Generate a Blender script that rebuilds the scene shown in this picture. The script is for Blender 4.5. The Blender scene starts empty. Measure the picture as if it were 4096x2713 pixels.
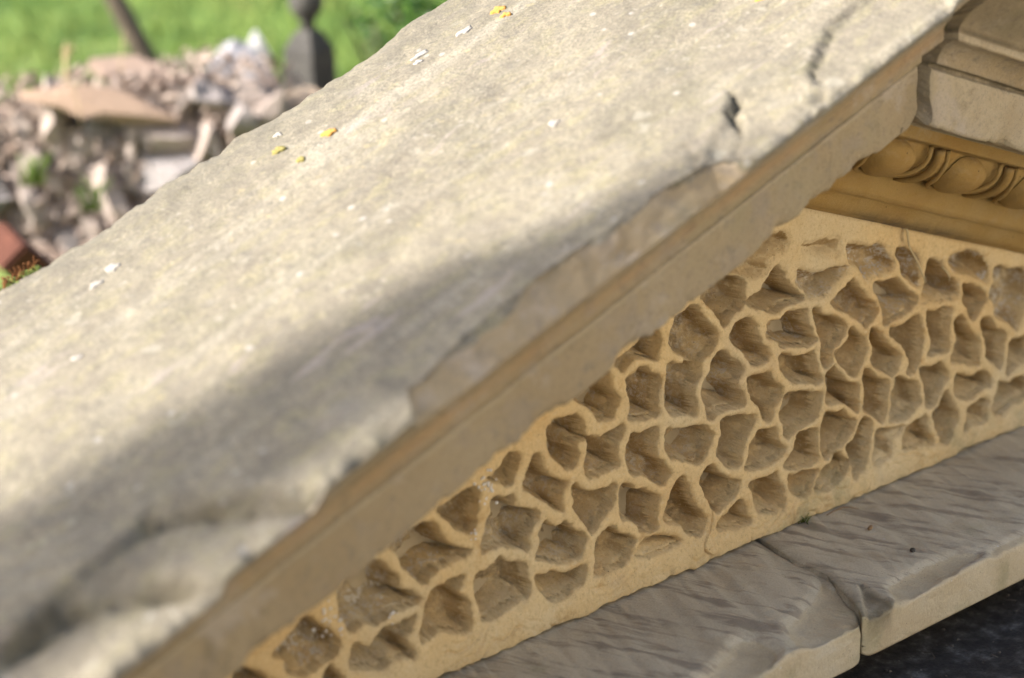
import bpy, math, random
import numpy as np
from mathutils import Vector, Matrix, noise as mnoise

SC = bpy.context.scene
COL = SC.collection

# ------------------------------------------------------------------ camera
CAM = Vector((-1.3416, -1.2284, 0.8313))
cam_data = bpy.data.cameras.new('camera')
cam_data.sensor_width = 23.594
cam_data.lens = 50.0
cam_data.clip_start = 0.05
cam_data.clip_end = 400.0
cam_data.dof.use_dof = True
cam_data.dof.focus_distance = 1.90
cam_data.dof.aperture_fstop = 2.1
cam_data.dof.aperture_blades = 0
cam = bpy.data.objects.new('camera', cam_data)
COL.objects.link(cam)
R_ = Vector((0.7529957, -0.65735044, -0.02979737))
D_ = Vector((-0.23825822, -0.23015502, -0.9435368))
F_ = Vector((0.61337631, 0.71757861, -0.32992488))
m = Matrix.Identity(4)
for i in range(3):
    m[i][0] = R_[i]; m[i][1] = -D_[i]; m[i][2] = -F_[i]; m[i][3] = CAM[i]
cam.matrix_world = m
SC.camera = cam

# ------------------------------------------------------------------ light
SUN_DIR = Vector((-0.72, 0.42, 0.55)).normalized()      # towards the sun
sun_data = bpy.data.lights.new('sun', 'SUN')
sun_data.energy = 4.1
sun_data.angle = math.radians(0.53)
sun_data.color = (1.0, 0.955, 0.89)
sun = bpy.data.objects.new('sun', sun_data)
COL.objects.link(sun)
sun.location = (-6, 8, 8)
sun.rotation_euler = (-SUN_DIR).to_track_quat('-Z', 'Y').to_euler()
world = bpy.data.worlds.new('World')
SC.world = world
world.use_nodes = True
wn = world.node_tree
for n in list(wn.nodes):
    wn.nodes.remove(n)
sky = wn.nodes.new('ShaderNodeTexSky')
sky.sky_type = 'NISHITA'
sky.sun_disc = False
sky.sun_elevation = math.asin(SUN_DIR.z)
sky.sun_rotation = math.atan2(SUN_DIR.x, SUN_DIR.y)
sky.air_density = 1.0
sky.dust_density = 2.5
sky.ozone_density = 1.0
bg = wn.nodes.new('ShaderNodeBackground')
bg.inputs['Strength'].default_value = 0.12
wo = wn.nodes.new('ShaderNodeOutputWorld')
wn.links.new(sky.outputs[0], bg.inputs['Color'])
wn.links.new(bg.outputs[0], wo.inputs['Surface'])
SC.view_settings.view_transform = 'Standard'
SC.view_settings.look = 'None'
SC.view_settings.gamma = 1.0
SC.view_settings.use_curve_mapping = False
SC.view_settings.exposure = 2.0
SC.render.engine = 'CYCLES'
SC.cycles.max_bounces = 6
SC.cycles.diffuse_bounces = 4
SC.cycles.use_denoising = True

# ------------------------------------------------------------------ helpers
T = 0.3539676            # rise of the raking cornices per metre
XA = 0.036               # x of the apex
rng = np.random.RandomState(7)
random.seed(7)


def _hash(ix, iy, seed):
    h = (ix.astype(np.int64) * 374761393 + iy.astype(np.int64) * 668265263 + seed * 1442695041) & 0xFFFFFFFF
    h = ((h ^ (h >> 13)) * 1274126177) & 0xFFFFFFFF
    h = h ^ (h >> 16)
    return (h & 0xFFFF).astype(np.float64) / 32767.5 - 1.0


def vnoise(x, y, seed=0):
    ix = np.floor(x); iy = np.floor(y)
    fx = x - ix; fy = y - iy
    fx = fx * fx * fx * (fx * (fx * 6 - 15) + 10); fy = fy * fy * fy * (fy * (fy * 6 - 15) + 10)
    a = _hash(ix, iy, seed); b = _hash(ix + 1, iy, seed)
    c = _hash(ix, iy + 1, seed); d = _hash(ix + 1, iy + 1, seed)
    return (a + (b - a) * fx) * (1 - fy) + (c + (d - c) * fx) * fy


def fbm(x, y, seed=0, octv=4, gain=0.5):
    s = np.zeros(np.broadcast(x, y).shape); a = 1.0; f = 1.0; tot = 0
    for o in range(octv):
        s = s + a * vnoise(x * f + 17.3 * o, y * f - 9.1 * o, seed + o * 31)
        tot += a; a *= gain; f *= 2.03
    return s / tot


def sstep(a, b, x):
    t = np.clip((x - a) / (b - a), 0, 1)
    return t * t * (3 - 2 * t)


def add_mesh(name, verts, faces, mat, parent=None, smooth=True, attrs=None, mats=None, midx=None):
    me = bpy.data.meshes.new(name)
    verts = np.asarray(verts, dtype=np.float32)
    if isinstance(faces, np.ndarray):
        k = faces.shape[1]
        me.vertices.add(len(verts)); me.vertices.foreach_set('co', verts.ravel())
        me.loops.add(faces.size); me.loops.foreach_set('vertex_index', faces.astype(np.int32).ravel())
        me.polygons.add(len(faces))
        me.polygons.foreach_set('loop_start', np.arange(0, faces.size, k, dtype=np.int32))
        me.polygons.foreach_set('loop_total', np.full(len(faces), k, dtype=np.int32))
        me.update(calc_edges=True)
    else:
        me.from_pydata([tuple(map(float, v)) for v in verts], [], [tuple(map(int, f)) for f in faces])
        me.update()
    me.polygons.foreach_set('use_smooth', np.full(len(me.polygons), smooth, dtype=bool))
    for k, v in (attrs or {}).items():
        a = me.attributes.new(k, 'FLOAT', 'POINT')
        a.data.foreach_set('value', np.asarray(v, dtype=np.float32).ravel())
    for mm in (mats or [mat]):
        me.materials.append(mm)
    if midx is not None:
        me.polygons.foreach_set('material_index', np.asarray(midx, dtype=np.int32))
    o = bpy.data.objects.new(name, me)
    COL.objects.link(o)
    if parent is not None:
        o.parent = parent
    return o


def grid_faces(nu, nv, closed_v=False):
    i = np.arange(nu - 1)[:, None]; j = np.arange(nv if closed_v else nv - 1)[None, :]
    j2 = (j + 1) % nv
    return np.stack([i * nv + j, (i + 1) * nv + j, (i + 1) * nv + j2, i * nv + j2], -1).reshape(-1, 4)


def tag(o, label=None, cat=None, group=None, kind=None):
    if label: o['label'] = label
    if cat: o['category'] = cat
    if group: o['group'] = group
    if kind: o['kind'] = kind
    return o


def empty(name, loc):
    o = bpy.data.objects.new(name, None)
    o.empty_display_size = 0.05
    o.location = loc
    COL.objects.link(o)
    return o


def tube(points, radii, seg=8, cap=True):
    P = [Vector(p) for p in points]
    V, Fc = [], []
    prev = None
    for i, p in enumerate(P):
        t = (P[min(i + 1, len(P) - 1)] - P[max(i - 1, 0)])
        t = t.normalized() if t.length > 0 else Vector((0, 0, 1))
        if prev is None:
            a = Vector((0, 0, 1)) if abs(t.z) < .9 else Vector((1, 0, 0))
            u = t.cross(a).normalized()
        else:
            u = (prev - t * prev.dot(t)).normalized()
        prev = u
        w = t.cross(u)
        for k in range(seg):
            an = 2 * math.pi * k / seg
            V.append(p + (u * math.cos(an) + w * math.sin(an)) * radii[i])
    for i in range(len(P) - 1):
        for k in range(seg):
            Fc.append((i * seg + k, i * seg + (k + 1) % seg, (i + 1) * seg + (k + 1) % seg, (i + 1) * seg + k))
    if cap:
        Fc.append(tuple(range(seg - 1, -1, -1)))
        Fc.append(tuple(range((len(P) - 1) * seg, len(P) * seg)))
    return V, Fc


def join(parts):
    V, Fc = [], []
    for v, f in parts:
        b = len(V)
        V += list(v); Fc += [tuple(i + b for i in q) for q in f]
    return V, Fc


def poly_sdf(px, pz, poly):
    """signed distance (positive inside) and offset from the nearest edge point"""
    A = np.asarray(poly); B = np.roll(A, -1, 0)
    best = np.full(px.shape, 1e9); ox = np.zeros(px.shape); oz = np.zeros(px.shape)
    inside = np.zeros(px.shape, dtype=bool)
    for (ax, az), (bx, bz) in zip(A, B):
        ex, ez = bx - ax, bz - az
        L = ex * ex + ez * ez + 1e-18
        t = np.clip(((px - ax) * ex + (pz - az) * ez) / L, 0, 1)
        dx = px - (ax + t * ex); dz = pz - (az + t * ez)
        d = dx * dx + dz * dz
        k = d < best
        best = np.where(k, d, best); ox = np.where(k, dx, ox); oz = np.where(k, dz, oz)
        if abs(ez) > 1e-12:
            c = (az > pz) != (bz > pz)
            inside ^= c & (px < ex * (pz - az) / ez + ax)
    d = np.sqrt(best)
    return np.where(inside, d, -d), ox / (d + 1e-9), oz / (d + 1e-9)


def smooth_poly(flat, n=4, scale=1e-4):
    P = np.array(flat, float).reshape(-1, 2) * scale
    out = []
    N = len(P)
    for i in range(N):
        p0, p1, p2, p3 = P[i - 1], P[i], P[(i + 1) % N], P[(i + 2) % N]
        for k in range(n):
            t = k / n
            out.append(0.5 * ((2 * p1) + (-p0 + p2) * t + (2 * p0 - 5 * p1 + 4 * p2 - p3) * t * t + (-p0 + 3 * p1 - 3 * p2 + p3) * t ** 3))
    return np.array(out)


# ------------------------------------------------------------------ materials
class NT:
    def __init__(self, name, rough=0.9):
        self.m = bpy.data.materials.new(name)
        self.m.use_nodes = True
        self.t = self.m.node_tree
        self.b = self.t.nodes['Principled BSDF']
        self.b.inputs['Roughness'].default_value = rough
        self.b.inputs['Specular IOR Level'].default_value = 0.25
        self.co = self.t.nodes.new('ShaderNodeTexCoord').outputs['Object']

    def n(self, kind, **kw):
        x = self.t.nodes.new(kind)
        for k, v in kw.items():
            setattr(x, k, v)
        return x

    def link(self, a, b):
        self.t.links.new(a, b)

    def mapped(self, scale=(1, 1, 1), rot=(0, 0, 0), loc=(0, 0, 0)):
        mp = self.n('ShaderNodeMapping')
        mp.inputs['Scale'].default_value = scale
        mp.inputs['Rotation'].default_value = rot
        mp.inputs['Location'].default_value = loc
        self.link(self.co, mp.inputs['Vector'])
        return mp.outputs[0]

    def streak(self, rot, scale):
        a = self.mapped(rot=rot)
        mp = self.n('ShaderNodeMapping')
        mp.inputs['Scale'].default_value = scale
        self.link(a, mp.inputs['Vector'])
        return mp.outputs[0]

    def noise(self, scale, detail=5, rough=0.55, vec=None, dist=0.0):
        x = self.n('ShaderNodeTexNoise')
        x.inputs['Scale'].default_value = scale
        x.inputs['Detail'].default_value = detail
        x.inputs['Roughness'].default_value = rough
        x.inputs['Distortion'].default_value = dist
        self.link(vec or self.co, x.inputs['Vector'])
        return x.outputs['Fac']

    def voro(self, scale, vec=None, feature='F1', out='Distance'):
        x = self.n('ShaderNodeTexVoronoi', feature=feature)
        x.inputs['Scale'].default_value = scale
        self.link(vec or self.co, x.inputs['Vector'])
        return x.outputs[out]

    def ramp(self, src, stops):
        r = self.n('ShaderNodeValToRGB')
        e = r.color_ramp.elements
        while len(e) < len(stops):
            e.new(0.5)
        for el, (p, c) in zip(e, stops):
            el.position = p
            el.color = c if len(c) == 4 else (*c, 1)
        self.link(src, r.inputs[0])
        return r.outputs[0]

    def rng(self, src, a, b, c=0.0, d=1.0):
        r = self.n('ShaderNodeMapRange')
        r.interpolation_type = 'SMOOTHSTEP'
        r.inputs[1].default_value = a; r.inputs[2].default_value = b
        r.inputs[3].default_value = c; r.inputs[4].default_value = d
        self.link(src, r.inputs[0])
        return r.outputs[0]

    def math(self, op, a, b):
        x = self.n('ShaderNodeMath', operation=op)
        for k, v in ((0, a), (1, b)):
            if isinstance(v, (int, float)):
                x.inputs[k].default_value = v
            else:
                self.link(v, x.inputs[k])
        return x.outputs[0]

    def mix(self, fac, a, b, mode='MIX'):
        x = self.n('ShaderNodeMix', data_type='RGBA', blend_type=mode)
        if isinstance(fac, (int, float)):
            x.inputs[0].default_value = fac
        else:
            self.link(fac, x.inputs[0])
        for k, v in ((6, a), (7, b)):
            if isinstance(v, tuple):
                x.inputs[k].default_value = (*v[:3], 1)
            else:
                self.link(v, x.inputs[k])
        return x.outputs[2]

    def attr(self, name):
        x = self.n('ShaderNodeAttribute')
        x.attribute_name = name
        return x.outputs['Fac']

    def color(self, c):
        if isinstance(c, tuple):
            self.b.inputs['Base Color'].default_value = (*c[:3], 1)
        else:
            self.link(c, self.b.inputs['Base Color'])

    def bump(self, src, dist, strength=1.0, prev=None):
        x = self.n('ShaderNodeBump')
        x.inputs['Distance'].default_value = dist
        x.inputs['Strength'].default_value = strength
        self.link(src, x.inputs['Height'])
        if prev is not None:
            self.link(prev, x.inputs['Normal'])
        self.link(x.outputs[0], self.b.inputs['Normal'])
        return x.outputs[0]


def mat_tympanum():
    k = NT('carved_sandstone', 0.92)
    base = k.ramp(k.noise(9, 6, 0.6), [(0.25, (0.64, 0.42, 0.185)), (0.5, (0.67, 0.485, 0.245)), (0.75, (0.68, 0.535, 0.315))])
    iron = k.rng(k.noise(38, 6, 0.65, dist=.6), 0.55, 0.72, 0, 0.55)
    c = k.mix(iron, base, (0.46, 0.25, 0.075))
    pale = k.rng(k.noise(5.5, 4, 0.5, vec=k.mapped(loc=(3, 1, 7))), 0.5, 0.7, 0, 0.5)
    c = k.mix(pale, c, (0.55, 0.46, 0.31))
    soot = k.rng(k.noise(13, 6, .62, vec=k.mapped(loc=(2, 6, 4))), .56, .74, 0, .5)
    c = k.mix(soot, c, (0.43, 0.345, 0.225))
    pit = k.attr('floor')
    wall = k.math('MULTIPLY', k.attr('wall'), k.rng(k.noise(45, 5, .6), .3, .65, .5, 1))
    c = k.mix(wall, c, (0.24, 0.135, 0.036))  # shade on the top and right pit walls, put into the colour
    dirt_shade = k.math('MULTIPLY', pit, k.rng(k.noise(60, 6, 0.7), 0.34, 0.60, 0.25, 0.85))
    c = k.mix(dirt_shade, c, (0.145, 0.11, 0.072))  # floor dirt, darkened further with the shade of the pits
    salt = k.math('MULTIPLY', k.attr('salt'), k.rng(k.noise(150, 7, 0.8, dist=.8), 0.49, 0.56))
    salt = k.math('MULTIPLY', salt, k.rng(k.noise(34, 3), 0.38, 0.50))
    c = k.mix(k.math('MULTIPLY', salt, .85), c, (0.62, 0.58, 0.52))
    green = k.math('MULTIPLY', k.attr('low'), k.rng(k.noise(30, 5, .6), 0.45, 0.68, 0, .6))
    c = k.mix(green, c, (0.25, 0.23, 0.12))
    sp2 = k.noise(290, 4, .8)
    c = k.mix(k.rng(sp2, .52, .66, 0, .42), c, (0.34, 0.23, 0.11))
    c = k.mix(k.rng(sp2, .46, .34, 0, .45), c, (0.66, 0.55, 0.36))
    grain = k.noise(700, 3, 0.7)
    c = k.mix(k.rng(grain, 0.3, 0.7, 0.0, 0.28), c, k.mix(.5, c, (0.16, 0.11, 0.06)))
    speck = k.rng(k.voro(170), 0.05, 0.10, 1, 0)
    speck = k.math('MULTIPLY', speck, k.rng(k.noise(40, 2), 0.5, 0.6))
    c = k.mix(k.math('MULTIPLY', speck, .75), c, (0.06, 0.045, 0.03))
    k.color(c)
    b = k.bump(k.noise(230, 6, .75), 0.0024, 0.8)
    k.bump(grain, 0.0008, 0.9, b)
    return k.m


def mat_cornice():
    k = NT('weathered_coping_stone', 0.93)
    # fresh moulded faces
    face = k.ramp(k.noise(7, 6, .6), [(0.3, (0.252, 0.185, 0.105)), (0.55, (0.287, 0.224, 0.140)), (0.78, (0.294, 0.245, 0.178))])
    face = k.mix(k.rng(k.noise(26, 5, .6), .52, .7, 0, .55), face, (0.259, 0.217, 0.175))
    face = k.mix(k.rng(k.noise(4.5, 4, .6, vec=k.mapped(loc=(9, 4, 2))), .55, .7, 0, .5), face, (0.210, 0.189, 0.112))
    face = k.mix(k.rng(k.noise(60, 6, .7), .55, .68, 0, .6), face, (0.15, 0.125, 0.105))
    face = k.mix(k.rng(k.noise(24, 6, .65, vec=k.mapped(loc=(1, 3, 7))), .54, .66, 0, .55), face, (0.23, 0.19, 0.15))
    face = k.mix(k.math('MULTIPLY', k.attr('rust'), k.rng(k.noise(9, 4, .6), .3, .6, .1, .65)), face, (0.30, 0.19, 0.095))
    face = k.mix(k.math('MULTIPLY', k.attr('clean_lit'), k.rng(k.noise(15, 5, .6), .3, .55, .4, 1)), face, (0.40, 0.335, 0.235))
    face = k.mix(k.rng(k.noise(15, 7, .7, vec=k.mapped(loc=(6, 3, 1))), .55, .68, 0, .6), face, (0.145, 0.115, 0.075))
    face = k.mix(k.rng(k.noise(19, 6, .65, vec=k.mapped(loc=(2, 7, 5))), .56, .68, 0, .6), face, (0.36, 0.31, 0.26))
    # lichen covered upper surface
    mp = k.mapped(scale=(1, 1.9, 1), rot=(0, 0, 0.1))
    top = k.ramp(k.noise(16, 8, .68), [(0.26, (0.102, 0.090, 0.068)), (0.45, (0.146, 0.127, 0.096)), (0.56, (0.180, 0.158, 0.115)), (0.74, (0.205, 0.186, 0.149))])
    yel = k.rng(k.noise(30, 7, .7, vec=mp), .50, .62, 0, .65)
    top = k.mix(yel, top, (0.192, 0.171, 0.099))
    olive = k.rng(k.noise(8.5, 7, .65, vec=k.mapped(loc=(2, 5, 1))), .53, .68, 0, .62)
    top = k.mix(olive, top, (0.102, 0.093, 0.062))
    stv = k.streak((0, .34, 0), (2.2, 26, 26))
    top = k.mix(k.rng(k.noise(1, 6, .6, vec=stv), .48, .66, 0, .55), top, (0.125, 0.112, 0.085))
    top = k.mix(k.rng(k.noise(1.3, 5, .6, vec=k.streak((0, .34, 0), (1.5, 17, 17))), .54, .68, 0, .6), top, (0.245, 0.222, 0.175))
    mott = k.noise(330, 5, .85)
    top = k.mix(k.rng(mott, .47, .60, 0, .62), top, (0.075, 0.066, 0.052))
    top = k.mix(k.rng(mott, .44, .36, 0, .5), top, (0.30, 0.27, 0.20))
    grey = k.rng(k.noise(90, 5, .7), .54, .66, 0, .6)
    top = k.mix(grey, top, (0.093, 0.084, 0.071))
    pink = k.rng(k.noise(11, 4, .6, vec=k.mapped(scale=(.8, 3.2, .8), loc=(4, 7, 3))), .62, .70, 0, .6)
    top = k.mix(pink, top, (0.229, 0.195, 0.177))
    sp = k.math('MULTIPLY', k.rng(k.voro(42), .08, .16, 1, 0), k.rng(k.noise(13, 2), .52, .56))
    top = k.mix(k.math('MULTIPLY', sp, .8), top, (0.260, 0.245, 0.217))
    wob = k.n('ShaderNodeMix', data_type='VECTOR')
    wob.inputs[0].default_value = .03
    nz = k.n('ShaderNodeTexNoise'); nz.inputs['Scale'].default_value = 90; nz.inputs['Detail'].default_value = 4
    k.link(k.co, nz.inputs['Vector']); k.link(k.co, wob.inputs[4]); k.link(nz.outputs['Color'], wob.inputs[5])
    for sc_, th_, loc_, col_ in ((24, .17, 11, (0.27, 0.255, 0.205)), (70, .20, 7, (0.31, 0.285, 0.235)), (34, .12, 3, (0.27, 0.225, 0.115))):
        vv = k.voro(sc_, vec=wob.outputs[1])
        ms = k.math('MULTIPLY', k.rng(vv, th_ * .75, th_, 1, 0), k.rng(k.noise(loc_, 3, .5, vec=k.mapped(loc=(loc_, 2, 9))), .50, .56))
        top = k.mix(k.math('MULTIPLY', ms, .38), top, col_)
    back = k.math('MULTIPLY', k.attr('far'), k.rng(k.noise(55, 6, .7), .38, .62, .2, 1))
    top = k.mix(k.math('MULTIPLY', back, .75), top, (0.093, 0.084, 0.065))
    w = k.attr('weather')
    wn_ = k.math('ADD', w, k.math('MULTIPLY', k.math('SUBTRACT', k.noise(40, 5, .6), .5), .7))
    c = k.mix(k.rng(wn_, .35, .65), face, top)
    dirt_shade_fac = k.math('MULTIPLY', k.attr('dirt_shade'), k.rng(k.noise(24, 6, .65), .30, .58, .1, 1))
    c = k.mix(k.math('MULTIPLY', dirt_shade_fac, .85), c, (0.062, 0.052, 0.032))  # real dirt plus painted shade of the near sima and cracks
    sp2 = k.noise(270, 4, .8)
    c = k.mix(k.rng(sp2, .50, .64, 0, .4), c, k.mix(.6, c, (0.08, 0.065, 0.05)))
    grain = k.noise(620, 3, .7)
    c = k.mix(k.rng(grain, .3, .7, 0, .4), c, k.mix(.5, c, (0.14, 0.11, 0.07)))
    speck = k.math('MULTIPLY', k.rng(k.voro(120), .05, .11, 1, 0), k.rng(k.noise(30, 2), .5, .6))
    c = k.mix(k.math('MULTIPLY', speck, .6), c, (0.09, 0.075, 0.06))
    k.color(c)
    b = k.bump(k.noise(90, 6, .7), 0.003, 0.6)
    b = k.bump(k.noise(300, 5, .7), 0.0012, 0.7, b)
    k.bump(grain, 0.0005, 0.8, b)
    return k.m


def mat_bed():
    k = NT('sheltered_bed_mould_stone', 0.9)
    c = k.ramp(k.noise(11, 6, .6), [(0.3, (0.259, 0.148, 0.040)), (0.52, (0.302, 0.194, 0.065)), (0.75, (0.324, 0.227, 0.097))])
    dk = k.rng(k.noise(34, 6, .65, dist=.5), .56, .72, 0, .65)
    c = k.mix(dk, c, (0.25, 0.145, 0.04))
    pal = k.rng(k.noise(17, 5, .6, vec=k.mapped(loc=(5, 2, 8))), .58, .72, 0, .55)
    c = k.mix(pal, c, (0.360, 0.288, 0.187))
    gap_shade = k.math('MULTIPLY', k.attr('dirt_shade'), k.rng(k.noise(20, 5, .6), .3, .55))
    c = k.mix(k.math('MULTIPLY', gap_shade, .9), c, (0.075, 0.062, 0.045))  # gap shadow below the bed mould, put into the colour
    st = k.noise(22, 4, .6, vec=k.mapped(scale=(1, 14, 14), rot=(0, .34, 0)))
    c = k.mix(k.rng(st, .42, .65, 0, .35), c, (0.30, 0.19, 0.075))
    grain = k.noise(650, 3, .7)
    c = k.mix(k.rng(grain, .3, .7, 0, .35), c, k.mix(.5, c, (0.12, 0.08, 0.03)))
    sp = k.math('MULTIPLY', k.rng(k.voro(85), .05, .09, 1, 0), k.rng(k.noise(25, 2), .52, .6))
    c = k.mix(k.math('MULTIPLY', sp, .8), c, (0.04, 0.03, 0.02))
    k.color(c)
    b = k.bump(st, 0.0012, .5)
    b = k.bump(k.noise(240, 5, .7), 0.001, 0.6, b)
    k.bump(grain, 0.0004, 0.8, b)
    return k.m


def mat_slab():
    k = NT('grey_cornice_slab_stone', 0.9)
    top = k.ramp(k.noise(8, 6, .6), [(0.3, (0.45, 0.38, 0.27)), (0.55, (0.55, 0.465, 0.33)), (0.78, (0.60, 0.515, 0.365))])
    mp = k.streak((0, 0, -.36), (1.6, .22, 1))
    st = k.noise(44, 6, .62, vec=mp, dist=.4)
    top = k.mix(k.rng(st, .50, .62, 0, .75), top, (0.24, 0.19, 0.14))
    top = k.mix(k.rng(k.noise(13, 5, .6, vec=k.mapped(loc=(1, 8, 3))), .52, .68, 0, .6), top, (0.45, 0.36, 0.235))
    front = k.ramp(k.noise(12, 6, .6), [(0.3, (0.45, 0.345, 0.205)), (0.55, (0.50, 0.405, 0.265)), (0.78, (0.51, 0.44, 0.325))])
    f = k.attr('front')
    fn = k.math('ADD', f, k.math('MULTIPLY', k.math('SUBTRACT', k.noise(70, 6, .65), .5), .55))
    c = k.mix(k.rng(fn, .35, .62), top, front)
    grn = k.rng(k.noise(10, 5, .6, vec=k.mapped(loc=(3, 3, 9))), .58, .74, 0, .55)
    c = k.mix(grn, c, (0.27, 0.245, 0.13))
    d = k.math('MULTIPLY', k.attr('dirt_shade'), k.rng(k.noise(40, 5, .6), .3, .6, .3, 1))
    c = k.mix(k.math('MULTIPLY', d, .8), c, (0.15, 0.115, 0.065))
    grain = k.noise(640, 3, .7)
    c = k.mix(k.rng(grain, .3, .7, 0, .4), c, k.mix(.55, c, (0.10, 0.08, 0.06)))
    sp = k.math('MULTIPLY', k.rng(k.voro(230), .06, .15, 1, 0), k.rng(k.noise(60, 2), .46, .6))
    c = k.mix(k.math('MULTIPLY', sp, .7), c, (0.085, 0.065, 0.045))
    wh = k.math('MULTIPLY', k.rng(k.voro(60), .04, .07, 1, 0), k.rng(k.noise(16, 2), .55, .6))
    c = k.mix(k.math('MULTIPLY', wh, .6), c, (0.55, 0.52, 0.48))
    k.color(c)
    b = k.bump(st, 0.004, .9)
    b = k.bump(k.noise(240, 5, .7), 0.0010, 0.6, b)
    k.bump(grain, 0.0005, 0.8, b)
    return k.m


def mat_simple(name, stops, scale=30, bump=0.002, rough=.9, rand=0.0, detail=6):
    k = NT(name, rough)
    c = k.ramp(k.noise(scale, detail, .65), stops)
    if rand:
        oi = k.n('ShaderNodeObjectInfo')
        hs = k.n('ShaderNodeHueSaturation')
        k.link(k.rng(oi.outputs['Random'], 0, 1, 1 - rand, 1 + rand), hs.inputs['Value'])
        k.link(c, hs.inputs['Color'])
        c = hs.outputs[0]
    k.color(c)
    if bump:
        k.bump(k.noise(scale * 4, 5, .7), bump, .7)
    return k.m


M_TYMP = mat_tympanum()
M_CORN = mat_cornice()
M_BED = mat_bed()
M_SLAB = mat_slab()
M_DARKJOINT = mat_simple('mossy_dark_mortar', [(0.3, (0.04, 0.035, 0.02)), (0.6, (0.10, 0.085, 0.045)), (0.8, (0.22, 0.19, 0.12))], 60, .003)
M_LEDGE = mat_simple('grimy_plinth_stone', [(0.30, (0.014, 0.011, 0.009)), (0.48, (0.034, 0.028, 0.024)), (0.58, (0.062, 0.053, 0.047)), (0.70, (0.14, 0.13, 0.12))], 60, .006, detail=9)
M_CORE = mat_simple('plain_sandstone', [(0.3, (0.34, 0.27, 0.17)), (0.7, (0.45, 0.37, 0.25))], 18)

# ------------------------------------------------------------------ the pediment
root = empty('stone_pediment', (0, 0, 0))
tag(root, 'weathered buff sandstone pediment with honeycomb carved panel under a thick sloping cornice', 'pediment')

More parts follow.
